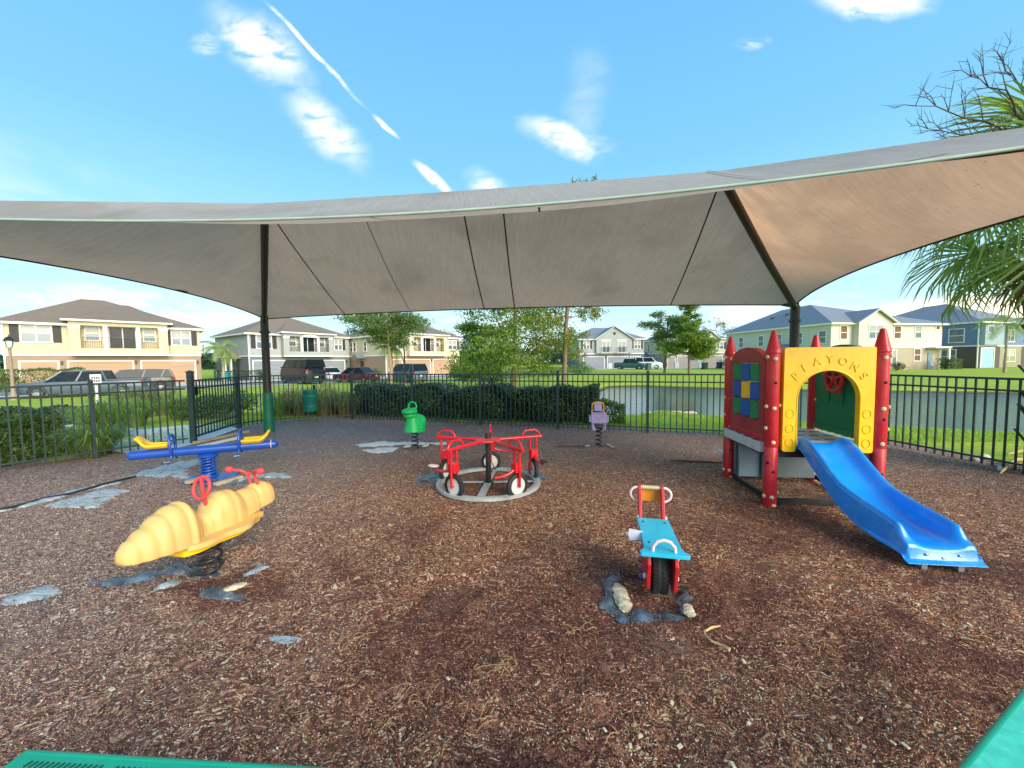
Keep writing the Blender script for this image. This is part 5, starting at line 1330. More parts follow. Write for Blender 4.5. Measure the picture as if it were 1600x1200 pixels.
# ------------------------------------------------------------------ playset
A1 = math.atan2(-.12, .96)
def playset():
    ux, uy = Vector((math.cos(A1), math.sin(A1), 0)), Vector((-math.sin(A1), math.cos(A1), 0))
    o = G(1202, 789); o.z = 0
    t = thing('playset', 'red post toddler playset with yellow arch and blue slide', 'playset', o, A1)
    W, Dp, H = .985, 1.0, 1.785; r = .062
    posts = {'a': (0, 0), 'b': (W, 0), 'c': (0, Dp), 'd': (W-.02, Dp-.03)}
    HOLEM = pm('hole_black', (.01, .006, .006), .9)
    for k, (x, y) in posts.items():
        z0 = .0; body = [(r*.9, -.05), (r, .01), (r, .60), (r*.965, .605), (r*.965, .612), (r, .617), (r, 1.30), (r*1.0, H-.235), (r*1.12, H-.225), (r*1.12, H-.20), (r*1.0, H-.185), (r*.45, H-.03), (r*.36, H-.006), (r*.2, H), (0, H)]
        po = part('crayon_post', MB().lathe((x, y, 0), body, 32), RED, t, smooth=35)
        for a, zz in ((-100, (.10, .66, 1.005, 1.50)), (-165 if k in 'ac' else -25, (.10, .80, 1.02, 1.52)), (-10 if k in 'ac' else 170, (.14, 1.03))):
            for z in zz:
                d = Vector((math.cos(R(a)), math.sin(R(a)), 0)); c = Vector((x, y, z))+d*(r+.004)
                rot = d.to_track_quat('Z', 'Y').to_matrix()
                part('bolt_cap', MB().ball(c, (.021, .021, .012), 12, 7, rot), CREAM, po, smooth=60)
        for z in (.36, 1.26, .45 if k == 'a' else .9):
            a = -92 if z != .45 else -140; d = Vector((math.cos(R(a)), math.sin(R(a)), 0)); c = Vector((x, y, z))+d*(r-.001)
            part('bolt_hole', MB().ball(c, (.016, .016, .004), 10, 5, d.to_track_quat('Z', 'Y').to_matrix()), HOLEM, po)
        part('foot_cap', MB().ball((x+.01, y-.045, .012), (.028, .028, .022), 12, 6), pm('foot_cream', srgb(225, 205, 140), .5), po, smooth=60)
    # deck
    dk = part('deck', MB().box2((-.03, -.0, .50), (W+.03, Dp, .60)), BLACK, t)
    part('deck_edge', MB().box2((-.085, .06, .535), (-.03, Dp-.06, .64)), DECKM, dk, bevel=.008)
    mb = MB()
    part('deck_top', MB().box2((.0, .03, .60), (W-.0, Dp-.02, .635)), DECKM, dk, bevel=.004)
    for i in range(6):
        for j in range(3): mb.box((.1+.15*i, .25+.25*j, .637), (.09, .03, .004))
    part('drain_slots', mb, DGREY, dk, kind='stuff')
    mb = MB()
    for j in range(4): mb.box((-.058, .2+.2*j, .642), (.035, .12, .004))
    part('edge_slots', mb, DGREY, dk, kind='stuff')
    # yellow arch panel
    def arc(cx, cz, rx, rz, a0, a1, n): return [(cx+rx*math.cos(R(a0+(a1-a0)*i/n)), cz+rz*math.sin(R(a0+(a1-a0)*i/n))) for i in range(n+1)]
    x0, x1 = .085, W-.075; ow0, ow1 = .212, W-.200; cx = (ow0+ow1)/2; rx = (ow1-ow0)/2
    rr = .025
    outer = [(ow0, .63)]+[(ow0, .615-.0)]
    outer = arc(x0+rr, .565+rr, rr, rr, 180, 270, 5)+arc(ow0-rr, .565+rr, rr, rr, 270, 360, 5)
    outer += [(ow0, 1.06)]+arc(cx, 1.10, rx, .285, 180, 0, 28)+[(ow1, 1.06)]
    outer += arc(ow1+rr, .565+rr, rr, rr, 180, 270, 5)+arc(x1-rr, .565+rr, rr, rr, 270, 360, 5)
    outer += arc(x1-rr, 1.61-rr, rr, rr, 0, 90, 5)+arc(x0+rr, 1.61-rr, rr, rr, 90, 180, 5)
    ya = part('arch_panel', MB().prism([outer], (0, -.005, 0), (1, 0, 0), (0, 0, 1), .07), YEL, t, bevel=.012, seg=3)
    # rounded rim inside the opening
    rim = [(ow0, .62)]+[(ow0, 1.06)]+arc(cx, 1.10, rx, .285, 180, 0, 28)+[(ow1, 1.06), (ow1, .62)]
    part('arch_rim', MB().tube([(x, -.036, z) for x, z in rim], .009, 8), YEL, ya, smooth=60)
    fnt = 'PLAYONS'
    dg = bpy.context.evaluated_depsgraph_get()
    for i, ch in enumerate(fnt):
        a = R(146-112*i/(len(fnt)-1)); px, pz = cx+(rx+.075)*math.cos(a)*1.02, 1.115+(.285+.085)*math.sin(a)
        cu = bpy.data.curves.new('letter', 'FONT'); cu.body = ch; cu.size = .105; cu.extrude = .002; cu.bevel_depth = .0022; cu.align_x = 'CENTER'; cu.align_y = 'CENTER'
        ob = bpy.data.objects.new('letter_tmp', cu); COL.objects.link(ob); dg.update()
        me = bpy.data.meshes.new_from_object(ob.evaluated_get(bpy.context.evaluated_depsgraph_get())); bpy.data.objects.remove(ob)
        me.materials.clear(); me.materials.append(YEL); me.name = 'letter'
        lo = link('letter', me, ya); lo.location = (px, -.043, pz); lo.rotation_euler = (R(90), -(a-math.pi/2)*.8*-1*-1, 0)
    for x in ((x0+ow0)/2, (ow1+x1)/2):
        for z in (.66, .80, .95): part('embossed_oval', MB().tube([(x+.036*math.cos(q*.393), -.042, z+.042*math.sin(q*.393)) for q in range(16)], .004, 6, closed=True), YEL, ya, smooth=60)
    # red panel with the nine turning tiles
    y0, y1 = .085, Dp-.085; oy0, oy1 = .19, Dp-.19; cy = .5*Dp
    out = [(y0, .70), (y1, .70), (y1, 1.48)]+arc(cy, 1.48, (y1-y0)/2-.04, .15, 0, 180, 20)+[(y0, 1.48)]
    hole = [(oy0, .85), (oy0, 1.455), (oy1, 1.455), (oy1, .85)]
    rp = part('tile_panel', MB().prism([[(y, z) for y, z in out], hole], (0, 0, 0), (0, 1, 0), (0, 0, 1), .07), pm('dull_red_plastic', srgb(160, 48, 52), .45, var=.12, dirt=srgb(190, 110, 105), dirtamt=.4), t, bevel=.01)
    part('tile_panel_foot', MB().box2((-.034, y0+.002, .64), (.034, y1-.002, .70)), RED, rp, bevel=.006)
    cols = [[GRN, BLUP, GRN], [BLUP, YEL, BLUP], [GRN, BLUP, GRN]]
    for j in range(3):
        y = oy0+(oy1-oy0)*(j+.5)/3
        part('tile_axle', MB().cyl((0, y, .85), (0, y, 1.455), .008, 8), STEEL, rp)
        for i in range(3):
            z0 = .855+.200*i; part('turning_tile', MB().lathe((0, y, 0), [(0, z0+.004), (.068, z0+.004), (.075, z0+.012), (.075, z0+.186), (.068, z0+.194), (0, z0+.194)], 24), cols[i][j], rp, smooth=40)
    # green panel with the wheel
    out = [(y0, .70), (y1, .70), (y1, 1.48)]+arc(cy, 1.48, (y1-y0)/2-.02, .17, 0, 180, 20)+[(y0, 1.48)]
    gp_ = part('wheel_panel', MB().prism([out], (W-.01, 0, 0), (0, 1, 0), (0, 0, 1), .06), GRN, t, bevel=.01)
    for k in range(3):
        y = .27+.23*k; part('raised_slat', MB().box2((W-.052, y-.07, 1.0), (W-.038, y+.07, 1.42)), GRN, gp_, bevel=.006)
    part('panel_ledge', MB().box2((W-.06, y0, .66), (W-.03, y1, .72)), GRN, gp_, bevel=.006)
    wc = Vector((W-.125, .46, 1.27))
    wl = part('steering_wheel', MB().tube([wc+Vector((0, .13*math.cos(q*.2618), .13*math.sin(q*.2618))) for q in range(24)], .022, 10, closed=True), RED, gp_, smooth=60)
    mb = MB()
    for q in range(5):
        a = q*2*math.pi/5+.3; d = Vector((0, math.cos(a), math.sin(a))); mb.tube([wc, wc+d*.13], [.020, .014], 8); mb.ball(wc+d*.165, (.016, .022, .022), 10, 6)
    mb.ball(wc, (.03, .045, .045), 14, 8); mb.cyl(wc, wc+Vector((.09, 0, 0)), .018, 12)
    part('spokes', mb, RED, wl, smooth=50)
    # steps at the back and the skirts under the deck
    st = part('step_unit', MB().box2((.10, Dp+.02, 0), (.90, Dp+.24, .42)).box2((.10, Dp+.24, 0), (.90, Dp+.46, .22)), GREYP, t, bevel=.012)
    part('tread', MB().box2((.08, Dp+.01, .42), (.92, Dp+.25, .45)), DECKM, st, bevel=.006); part('tread', MB().box2((.02, Dp+.22, .22), (.92, Dp+.48, .25)), DECKM, st, bevel=.006)
    part('skirt_panel', MB().box2((.06, Dp-.16, .05), (.30, Dp-.13, .50)), pm('blue_grey_panel', srgb(120, 145, 160), .5, var=.1), t, bevel=.006)
    part('skirt_panel', MB().box2((.31, Dp-.20, .06), (.90, Dp-.16, .50)), DGREY, t, bevel=.006)
    mb = MB(); mb.bar((.03, .08, .035), (.03, Dp-.08, .035), .03, .05); part('base_rail', mb, BLACK, t)
    mb = MB(); mb.bar((.06, .0, .05), (W-.06, 0, .05), .03, .05); part('base_rail', mb, BLACK, t)
    mb = MB(); mb.bar((W-.02, .06, .05), (W-.02, Dp-.1, .05), .03, .05); part('base_rail', mb, BLACK, t)
    # slide: a moulded bed with rolled sides
    sx, hw = .445, .152
    prof = [(0, .655), (.06, .65), (.14, .60), (.30, .478), (.46, .36), (.62, .262), (.78, .196), (.92, .168), (1.06, .160), (1.12, .158), (1.165, .150)]
    import bisect
    def bed(s):
        S_ = [p[0] for p in prof]; i = max(0, min(len(prof)-2, bisect.bisect(S_, s)-1)); a = prof[i]; b = prof[i+1]; q = (s-a[0])/(b[0]-a[0])
        pa, pb = prof[max(0, i-1)], prof[min(len(prof)-1, i+2)]
        m0, m1 = (b[1]-pa[1])/(b[0]-pa[0])*(b[0]-a[0]), (pb[1]-a[1])/(pb[0]-a[0])*(b[0]-a[0])
        return (2*q**3-3*q*q+1)*a[1]+(q**3-2*q*q+q)*m0+(-2*q**3+3*q*q)*b[1]+(q**3-q*q)*m1
    def wall(s):
        return .055+.055*S(s/.2)+.05*math.sin(math.pi*min(1, max(0, (s-.55)/.62)))
    Lm = 1.165
    shift = lambda s: .088*s/1.165
    def cs(s):                                              # cross-section across the slide
        z = bed(s); w = wall(s); b = z-.035
        fl = .004+.018*S((s-.6)/.5)
        lowz = z-.055-.02*math.sin(math.pi*min(1, s/.9))
        pts = [(-hw-.060-fl, lowz+.012), (-hw-.060-fl, lowz-.004), (-hw-.060, lowz), (-hw-.052, z+w*.55), (-hw-.044, z+w*.92), (-hw-.030, z+w), (-hw-.008, z+w*.9), (-hw+.010, z+w*.5), (-hw+.03, z+.016), (-hw+.07, z+.002), (0, z-.002)]
        return [(x, zz) for x, zz in pts]+[(-x, zz) for x, zz in reversed(pts[:-1])]
    N = 46; mb = MB(); rows = []
    for j in range(N+1):
        s = Lm*j/N; row = cs(s)
        if s > Lm-.06:                                      # roll the sides down at the exit
            k = S((s-(Lm-.10))/.10); z = bed(s); row = [(x, zz if zz < z+.02 else z+.02+(zz-z-.02)*(1-k*.9)) for x, zz in row]
        rows.append([(sx+x*(1+.05*s)+shift(s), -.02-s, zz) for x, zz in row])
    zl = rows[-1]; lip = [(x, -.02-Lm-.022, z-.012 if abs(x-sx-.088) < hw+.06 else z) for x, y, z in zl]; rows.append(lip)
    rows.append([(x, -.02-Lm-.03, min(z, .148)-.085 if abs(x-sx-.088) < hw+.07 else min(z, .07)) for x, y, z in zl])
    rows.append([(x, -.02-Lm-.075, .058) for x, y, z in zl])
    n = len(rows[0]); mb.add([p for r in rows for p in r], [(j*n+i, (j+1)*n+i, (j+1)*n+i+1, j*n+i+1) for j in range(len(rows)-1) for i in range(n-1)])
    sl = part('slide', mb, BLU, t, smooth=55); so = sl.modifiers.new('thickness', 'SOLIDIFY'); so.thickness = .008; so.offset = 0
    sb = sl.modifiers.new('smooth', 'SUBSURF'); sb.levels = 1; sb.render_levels = 1
    for x in (-.105, .0, .105): part('bolt', MB().ball((sx+x+.088, -.02-Lm-.034, .112 if x else .09), (.012, .006, .010), 12, 6), STEEL, sl, smooth=60)
    for x in (-.11, .12): part('slide_leg', MB().box2((sx+.088+x-.018, -.03-Lm-.02, -.05), (sx+.088+x+.018, -.03-Lm+.02, .10)), STEEL, sl)
    return t
playset()

# ------------------------------------------------------------------ merry-go-round with five bikes
def carousel():
    c = G(760, 762); c = Vector((-.30, 4.71, 0))
    t = thing('merry_go_round', 'red five bike merry go round on a white metal ring', 'merry-go-round', c)
    ring = part('ring', MB().lathe((0, 0, 0), [(.555, .012), (.555, .045), (.565, .05), (.625, .05), (.635, .045), (.635, .012)], 72), RINGM, t, smooth=30)
    mb = MB()
    for a in (90, 180, 0): pass
    for a in (-96, 178, 2, 84): mb.bar((.03*math.cos(R(a)), .03*math.sin(R(a)), .03), (.56*math.cos(R(a)), .56*math.sin(R(a)), .03), .085 if a == -96 else .045, .012)
    part('ring_spoke', mb, RINGM, ring)
    part('centre_post', MB().cyl((0, 0, -.02), (0, 0, .60), .034, 18).lathe((0, 0, 0), [(.09, 0), (.09, .02), (.04, .05)], 18), BLACK, t, smooth=40)
    part('hub', MB().lathe((0, 0, 0), [(0, .540), (.15, .540), (.16, .55), (.15, .562), (.045, .570), (0, .575)], 24), CORAL, t, smooth=35)
    part('post_top', MB().cyl((0, 0, .57), (0, 0, .635), .036, 18), BLACK, t, smooth=40)
    for k, ang in enumerate((-54, -126, 162, 90, 18)):
        q = R(ang); rd = Vector((math.cos(q), math.sin(q), 0)); tg = Vector((math.sin(q), -math.cos(q), 0))   # tg: clockwise
        P = lambda r_, s, z: rd*r_+tg*s+Vector((0, 0, z))
        arm = part('arm', MB().tube([P(.10, 0, .55), P(.70, 0, .55)], .021, 10), REDTUBE, t, smooth=50)
        part('handle', MB().tube([P(.44, 0, .55), P(.455, 0, .60), P(.49, 0, .635), P(.61, 0, .64), P(.66, 0, .605), P(.685, 0, .56)], .013, 8), REDTUBE, arm, smooth=50)
        fr = part('bike_frame', MB().tube([P(.545, 0, .55), P(.545, 0, .13)], .015, 8).tube([P(.635, 0, .55), P(.635, 0, .13)], .015, 8).tube([P(.545, 0, .36), P(.635, 0, .36)], .012, 8)
             .tube([P(.59, 0, .34), P(.59, .10, .29), P(.59, .20, .27), P(.59, .30, .275)], [.018, .018, .017, .015], 8).box(P(.59, .01, .34), (.085, .085, .10), Matrix.Rotation(q, 3, 'Z')), REDTUBE, arm, smooth=45)
        wc = P(.59, 0, .135); rot = rd.to_track_quat('Z', 'Y').to_matrix()
        def disc(profile, n=28):
            m = MB().lathe((0, 0, 0), profile, n); m.v = [tuple(wc+rot @ Vector(v)) for v in m.v]; return m
        w = part('wheel', disc([(.095, -.022), (.125, -.024), (.138, -.014), (.138, .014), (.125, .024), (.095, .022)]), RUBBER, arm, smooth=50)
        if w.parent is arm: pass
        part('wheel_disc', disc([(0, -.016), (.10, -.012), (.102, 0), (.10, .012), (0, .016)]), WHITE, arm, smooth=40)
        part('axle', disc([(0, -.05), (.014, -.05), (.014, .05), (0, .05)]), REDTUBE, arm)
        if k != 0:
            m = MB().ball((0, 0, 0), (.075, .052, .016), 16, 8, Matrix.Rotation(math.atan2(tg.y, tg.x), 3, 'Z')); s = P(.59, .33, .315); m.v = [tuple(Vector(v)+s) for v in m.v]
            part('saddle', m, PINKW if k == 1 else BLACK, arm, smooth=60, label='pale worn saddle' if k == 1 else None)
            part('seat_post', MB().cyl(P(.59, .30, .27), P(.59, .33, .31), .012, 8), BLACK, arm)
        part('pedal', MB().cyl(P(.52, .02, .13), P(.50, .05, .07), .008, 6).box(P(.49, .05, .065), (.05, .04, .012)), BLACK, arm)
carousel()

# ------------------------------------------------------------------ seesaw
def seesaw():
    c = Vector((-4.04, 5.17, 0)); a, b = Vector((-4.76, 4.83, 0)), Vector((-3.38, 5.47, 0)); d = (b-a).normalized(); ang = math.atan2(d.y, d.x); L = (b-a).length
    t = thing('spring_seesaw', 'blue steel spring seesaw with two yellow seats by the gate', 'seesaw', ((a+b)/2).to_tuple(), ang)
    zb = .375; h = L/2
    part('beam', MB().tube([(-h, 0, zb), (h, 0, zb)], .058, 20).ball((-h, 0, zb), .058, 16, 9).ball((h, 0, zb), .058, 16, 9), NAVY, t, smooth=50)
    part('end_band', MB().lathe((h-.03, 0, zb), [(.058, -.004), (.0605, -.004), (.0605, .004), (.058, .004)], 20, 'x'), PINKW, t)
    part('spring_cup', MB().lathe((0, 0, 0), [(0, .02), (.11, .02), (.11, .035), (.10, .04)], 24), NAVY, t, smooth=30)
    part('mount', MB().lathe((0, 0, 0), [(.0, .285), (.12, .285), (.12, .305), (.06, .33), (.05, .33)], 24), NAVY, t, smooth=30)
    part('spring', MB().helix((0, 0, 0), .085, .03, .29, 6.5, .013, 8, 20), NAVY, t, smooth=50)
    part('spring', MB().helix((0, 0, 0), .045, .03, .29, 5.5, .010, 8, 14), NAVY, t, smooth=50)
    part('base_plate', MB().box((.05, -.04, .01), (.55, .34, .018)), NAVY, t, bevel=.004)
    for sg in (-1, 1):
        x = sg*(h-.19)
        def seat(u, v):                                     # scooped seat with raised rear
            s = (u-.5)*.36; w = (v-.5)*2; back = S((u-.55)/.45)
            hw = .10+.02*math.sin(math.pi*u)-.03*back**2
            z = zb+.080-.020*(1-w*w)+back*.155*(1-.30*w*w)+.035*abs(w)**3*(1-back)
            return (x+sg*s*(1-.18*back), w*hw*(1-.15*back), z)
        so = part('seat', MB().grid(seat, 22, 15), YEL, t, smooth=60); m = so.modifiers.new('thickness', 'SOLIDIFY'); m.thickness = .034; m.offset = -1
        sb = so.modifiers.new('smooth', 'SUBSURF'); sb.levels = 1; sb.render_levels = 1
        xh = sg*.36
        lp = [(xh, -.075, zb-.03), (xh, -.095, zb+.06), (xh+sg*.01, -.09, zb+.16), (xh+sg*.015, -.055, zb+.215), (xh+sg*.015, 0, zb+.235), (xh+sg*.015, .055, zb+.215), (xh+sg*.01, .09, zb+.16), (xh, .095, zb+.06), (xh, .075, zb-.03)]
        part('handle', MB().tube(lp, .015, 10), NAVY, t, smooth=60)
        part('handle_bar', MB().tube([(xh+sg*.01, -.09, zb+.12), (xh+sg*.01, .09, zb+.12)], .011, 8), NAVY, t, smooth=60)
        part('foot_rest', MB().tube([(xh, -.07, zb-.02), (xh, -.10, zb-.09), (xh, -.19, zb-.11)], .014, 8).tube([(xh, .07, zb-.02), (xh, .10, zb-.09), (xh, .19, zb-.11)], .014, 8), NAVY, t, smooth=50)
        for s2 in (-1, 1): part('foot_peg', MB().box((xh+.0, s2*.17, zb-.095), (.07, .11, .008), Matrix.Rotation(.25*s2, 3, 'X')), STEEL, t, bevel=.003)
seesaw()

# ------------------------------------------------------------------ caterpillar spring rider
def caterpillar():
    a, b = Vector((-2.335, 2.235, -.045)), Vector((-2.125, 3.33, -.045)); d = (b-a).normalized(); L = (b-a).length
    t = thing('spring_rider', 'faded yellow caterpillar spring rider with red feelers', 'spring rider', a, math.atan2(d.y, d.x))
    # top height, bottom height, half width along the body (0 = tail)
    K = [(0, .415, .385, .01), (.015, .455, .355, .055), (.05, .487, .345, .085), (.12, .530, .338, .118), (.20, .585, .332, .145), (.27, .618, .325, .158), (.335, .615, .320, .160), (.365, .58, .318, .145),
         (.40, .49, .316, .12), (.43, .462, .315, .115), (.47, .49, .316, .118), (.52, .565, .318, .135), (.58, .598, .322, .143), (.65, .590, .330, .142), (.69, .56, .335, .13), (.715, .53, .34, .118), (.76, .545, .345, .118),
         (.81, .548, .35, .118), (.835, .535, .355, .108), (.87, .560, .36, .112), (.93, .560, .365, .112), (.975, .54, .372, .10), (.995, .505, .39, .075), (1.0, .45, .42, .02)]
    def val(s, j):
        for i in range(len(K)-1):
            if s <= K[i+1][0]:
                q = (s-K[i][0])/(K[i+1][0]-K[i][0]); q = q*q*(3-2*q); return K[i][j]+(K[i+1][j]-K[i][j])*q
        return K[-1][j]
    rings = [.075, .145, .215, .30]
    NS, NA = 90, 28; vs = []
    for i in range(NS+1):
        s = i/NS; zt, zb, hw = val(s, 1), val(s, 2), val(s, 3)*.9
        g = sum(math.exp(-((s-r_)/.008)**2) for r_ in rings+[.62, .80])*.0055
        g2 = math.exp(-((s-.325)/.014)**2)*.012
        for k in range(NA):
            th = 2*math.pi*k/NA; cx_, cz = math.cos(th), math.sin(th)
            ex = .82; y = (hw-g+g2)*math.copysign(abs(cx_)**ex, cx_); zc = zb+.02; z = zc+(zt-g+g2-zc)*abs(cz)**.85 if cz > 0 else zc-(zc-zb)*abs(cz)**.6
            vs.append((s*L, y, z))
    mb = MB(); mb.add(vs, [(i*NA+k, (i+1)*NA+k, (i+1)*NA+(k+1) % NA, i*NA+(k+1) % NA) for i in range(NS) for k in range(NA)]); mb.f.append(tuple(range(NA))); mb.f.append(tuple(NS*NA+k for k in reversed(range(NA))))
    part('body', mb, YELF, t, smooth=55)
    # foot ledge along both sides
    out = []
    for i in range(37):
        s = .27+.55*i/36; w = .135+.085*math.sin(math.pi*(s-.27)/.55)**.8+.018*math.sin((s-.27)*23); out.append((s*L, w))
    loop = [(x, -w) for x, w in out]+[(x, w) for x, w in reversed(out)]
    part('foot_ledge', MB().prism([loop], (0, 0, .335), (1, 0, 0), (0, 1, 0), .035), YELF, t, bevel=.012, seg=3)
    part('underside', MB().prism([[(x, y*.72) for x, y in loop]], (0, 0, .30), (1, 0, 0), (0, 1, 0), .05), YEL, t, bevel=.012)
    # ring handle behind the middle hump
    rc = Vector((.475*L, 0, .665)); q = [rc+Vector((.02*math.sin(a_*.349), .068*math.cos(a_*.349), .075*math.sin(a_*.349))) for a_ in range(18)]
    rh = part('ring_handle', MB().tube(q, .0115, 10, closed=True), CORAL, t, smooth=60)
    part('ring_stem', MB().tube([(.50*L, 0, .53), (.485*L, 0, .60), rc+Vector((0, 0, .068))], .012, 8), CORAL, rh, smooth=60)
    for sg in (-1, 1):
        y = sg*.032
        an = part('feeler', MB().tube([(.875*L, y, .55), (.86*L, y, .61), (.84*L, y*1.1, .655), (.825*L, y*1.6, .675), (.81*L, y*2.8, .685), (.80*L, sg*.125, .688)], .0115, 10), CORAL, t, smooth=60)
        part('feeler_knob', MB().ball((.797*L, sg*.148, .69), (.026, .034, .028), 18, 12), CORAL, an, smooth=60)
    part('feeler_bar', MB().cyl((.845*L, -.035, .65), (.845*L, .035, .65), .009, 8), CORAL, t)
    m = MB().helix((.50*L, 0, 0), .075, .01, .29, 3.6, .011, 8, 22); part('spring', m, BLACK, t, smooth=50)
    part('spring_plate', MB().lathe((.50*L, 0, 0), [(0, .27), (.10, .27), (.10, .285), (0, .285)], 24), BLACK, t)
caterpillar()

# ------------------------------------------------------------------ motorbike spring rider
def motorbike():
    near, far = Vector((.860, 2.16, -.035)), Vector((.972, 2.67, -.035)); d = (far-near).normalized(); L = (far-near).length
    t = thing('spring_rider', 'motorbike spring rider with cyan seat board and black tyre', 'spring rider', near, math.atan2(d.y, d.x)-math.pi/2)
    # local: y forward, x right
    zs = .42
    loop = [(-.132, .0), (-.138, .03), (-.118, .05), (-.107, .075), (-.103, L*.5), (-.105, L), (.103, L+.0), (.105, L*.5), (.108, .075), (.12, .05), (.14, .03), (.134, .0)]
    seat = part('seat', MB().prism([loop[::-1]], (0, 0, zs), (1, 0, 0), (0, 1, 0), .022), CYAN, t, bevel=.006, seg=3)
    for x, y in ((-.07, .14), (.07, .14), (-.07, L-.07), (.07, L-.07)): part('screw', MB().cyl((x, y, zs+.01), (x, y, zs+.014), .008, 12), BLACK, seat)
    part('grab_loop', MB().tube([(-.062, .035, zs+.01), (-.058, .035, zs+.04), (-.035, .035, zs+.068), (0, .035, zs+.078), (.035, .035, zs+.068), (.058, .035, zs+.04), (.062, .035, zs+.01)], .0095, 10), PINKW, t, smooth=60)
    # side plates
    pl_ = [(.10, .13), (.22, .11), (.40, .17), (L-.02, .30), (L+.05, .36), (L+.10, .52), (L+.115, .585), (L+.145, .585), (L+.135, .50), (L+.11, .34), (L+.02, .405), (.08, .405), (.06, .34), (.09, .22)]
    pl_ = [(.085, .405), (.055, .33), (.10, .16), (.16, .12), (.30, .15), (.45, .26), (L+.02, .33), (L+.09, .43), (L+.145, .595), (L+.135, .63), (L+.105, .635), (L+.07, .595), (L+.02, .43), (L-.01, .405)]
    for x in (-.077, .077):
        pp = part('side_plate', MB().prism([pl_[::-1]], (x, 0, 0), (0, 1, 0), (0, 0, 1), .022), RED, t, bevel=.005)
        for y, z in ((.14, .22), (.12, .36), (.34, .33), (L+.04, .42)): part('bolt_cap', MB().ball((x+(.016 if x > 0 else -.016), y, z), (.011, .017, .017), 12, 7), PINKW, pp, smooth=60)
    # tyre
    c = Vector((0, .28, .235)); prof = []
    R0, hw = .175, .048
    ty = part('tyre', MB().lathe(c, [(.09, -hw*.8), (.13, -hw*1.02), (.160, -hw), (R0-.004, -hw*.72), (R0, -hw*.3), (R0-.004, -.006), (R0-.004, .006), (R0, hw*.3), (R0-.004, hw*.72), (.160, hw), (.13, hw*1.02), (.09, hw*.8)], 48, 'x'), RUBBER, t, smooth=35)
    for sg in (-1, 1):
        mb = MB()
        for k in range(44):
            a = 2*math.pi*k/44; p = c+Vector((sg*.032, math.cos(a)*(R0-.001), math.sin(a)*(R0-.001)))
            rot = Matrix.Rotation(a-math.pi/2, 3, 'X') @ Matrix.Rotation(.5*sg, 3, 'Z'); mb.box(p, (.026, .009, .007), rot)
        part('tread_blocks', mb, pm('tread_black', (.012, .013, .016), .8), ty, kind='stuff')
    part('hub', MB().lathe(c, [(0, -.05), (.085, -.03), (.09, 0), (.085, .03), (0, .05)], 24, 'x'), STEEL, t, smooth=40)
    # front panel, bar and ring handles
    fp = part('front_panel', MB().prism([[(-.062, .505), (.062, .505), (.066, .62), (-.066, .62)]], (0, L+.14, 0), (1, 0, 0), (0, 0, 1), .016), pm('orange_board', srgb(222, 140, 30), .45), t, bevel=.004)
    mb = MB(); mb.cyl((-.066, L+.115, .613), (.066, L+.115, .613), .012, 10)
    for k in range(9): x = -.052+k*.013; mb.cyl((x-.003, L+.115, .613), (x+.003, L+.115, .613), .0155, 12)
    part('ribbed_bar', mb, CREAM, t, smooth=30)
    for sg in (-1, 1):
        q = [(sg*(.088+.052*math.sin(math.pi*k/12)), L+.11, .565+.05*math.cos(math.pi*k/12)) for k in range(13)]
        part('ring_handle', MB().tube(q, .0095, 8), PINKW, t, smooth=60)
    fo = part('foot_board', MB().prism([[(-.088, -.03), (-.088, .03), (-.175, .042), (-.185, .0), (-.175, -.042)]], (0, .27, .41), (1, 0, 0), (0, .8, .6), .018), pm('light_grey_tread', srgb(190, 186, 192), .6, var=.15, bump=.002), t, bevel=.004)
    part('spring', MB().helix((-.035, .44, 0), .058, .015, .27, 4.2, .0125, 8, 20), PURPST, t, smooth=50)
    part('base_plate', MB().box((-.02, .42, .004), (.24, .24, .010)), pm('muddy_steel', srgb(92, 78, 68), .7, var=.2), t, bevel=.003)
    part('top_plate', MB().box((0, .43, .285), (.15, .16, .014)), BLACK, t)
motorbike()

# ------------------------------------------------------------------ frog and lilac riders
def frog():
    t = thing('spring_rider', 'green frog spring rider with round head ring before the hedge', 'spring rider', (-1.72, 6.85, 0), R(-24))
    # local -y is forward... the head faces -y
    mb = MB()
    def body(u, v):
        th = 2*math.pi*u; z0 = .30; z = z0+.30*v
        rx = .135*(1-.45*v**1.6)*(1+.0*math.cos(th)); ry = .20*(1-.40*v**1.4)
        return (rx*math.cos(th), .02+ry*math.sin(th)*(1 if math.sin(th) > 0 else .72)-.06*v, z)
    part('body', MB().grid(body, 28, 12, closeu=True).ball((0, .10, .44), (.125, .15, .14), 20, 12), FROG, t, smooth=70)
    part('chest', MB().lathe((0, -.07, 0), [(.145, .30), (.128, .40), (.098, .50), (.082, .58)], 24), FROG, t, smooth=60)
    hd = part('head', MB().ball((0, -.14, .655), (.128, .145, .062), 22, 12).ball((0, -.12, .592), (.112, .125, .062), 22, 12), FROG, t, smooth=60)
    part('mouth', MB().tube([(.122*math.cos(R(a)), -.138+.138*math.sin(R(a)), .622) for a in range(-180, 1, 12)], .006, 6), pm('dark_green', srgb(10, 110, 60), .5), hd)
    for sg in (-1, 1): part('eye', MB().ball((sg*.06, -.09, .70), .03, 12, 8), FROG, hd, smooth=60)
    part('ring_handle', MB().tube([(.085*math.cos(R(a)), -.06, .73+.085*math.sin(R(a))) for a in range(0, 360, 18)], .016, 8, closed=True), FROG, t, smooth=60)
    part('skirt', MB().lathe((0, .01, 0), [(.08, .30), (.155, .285), (.165, .30), (.15, .32)], 26), FROG, t, smooth=50)
    part('spring', MB().helix((0, -.01, 0), .055, .0, .29, 4.0, .012, 8, 18), BLACK, t, smooth=50)
frog()
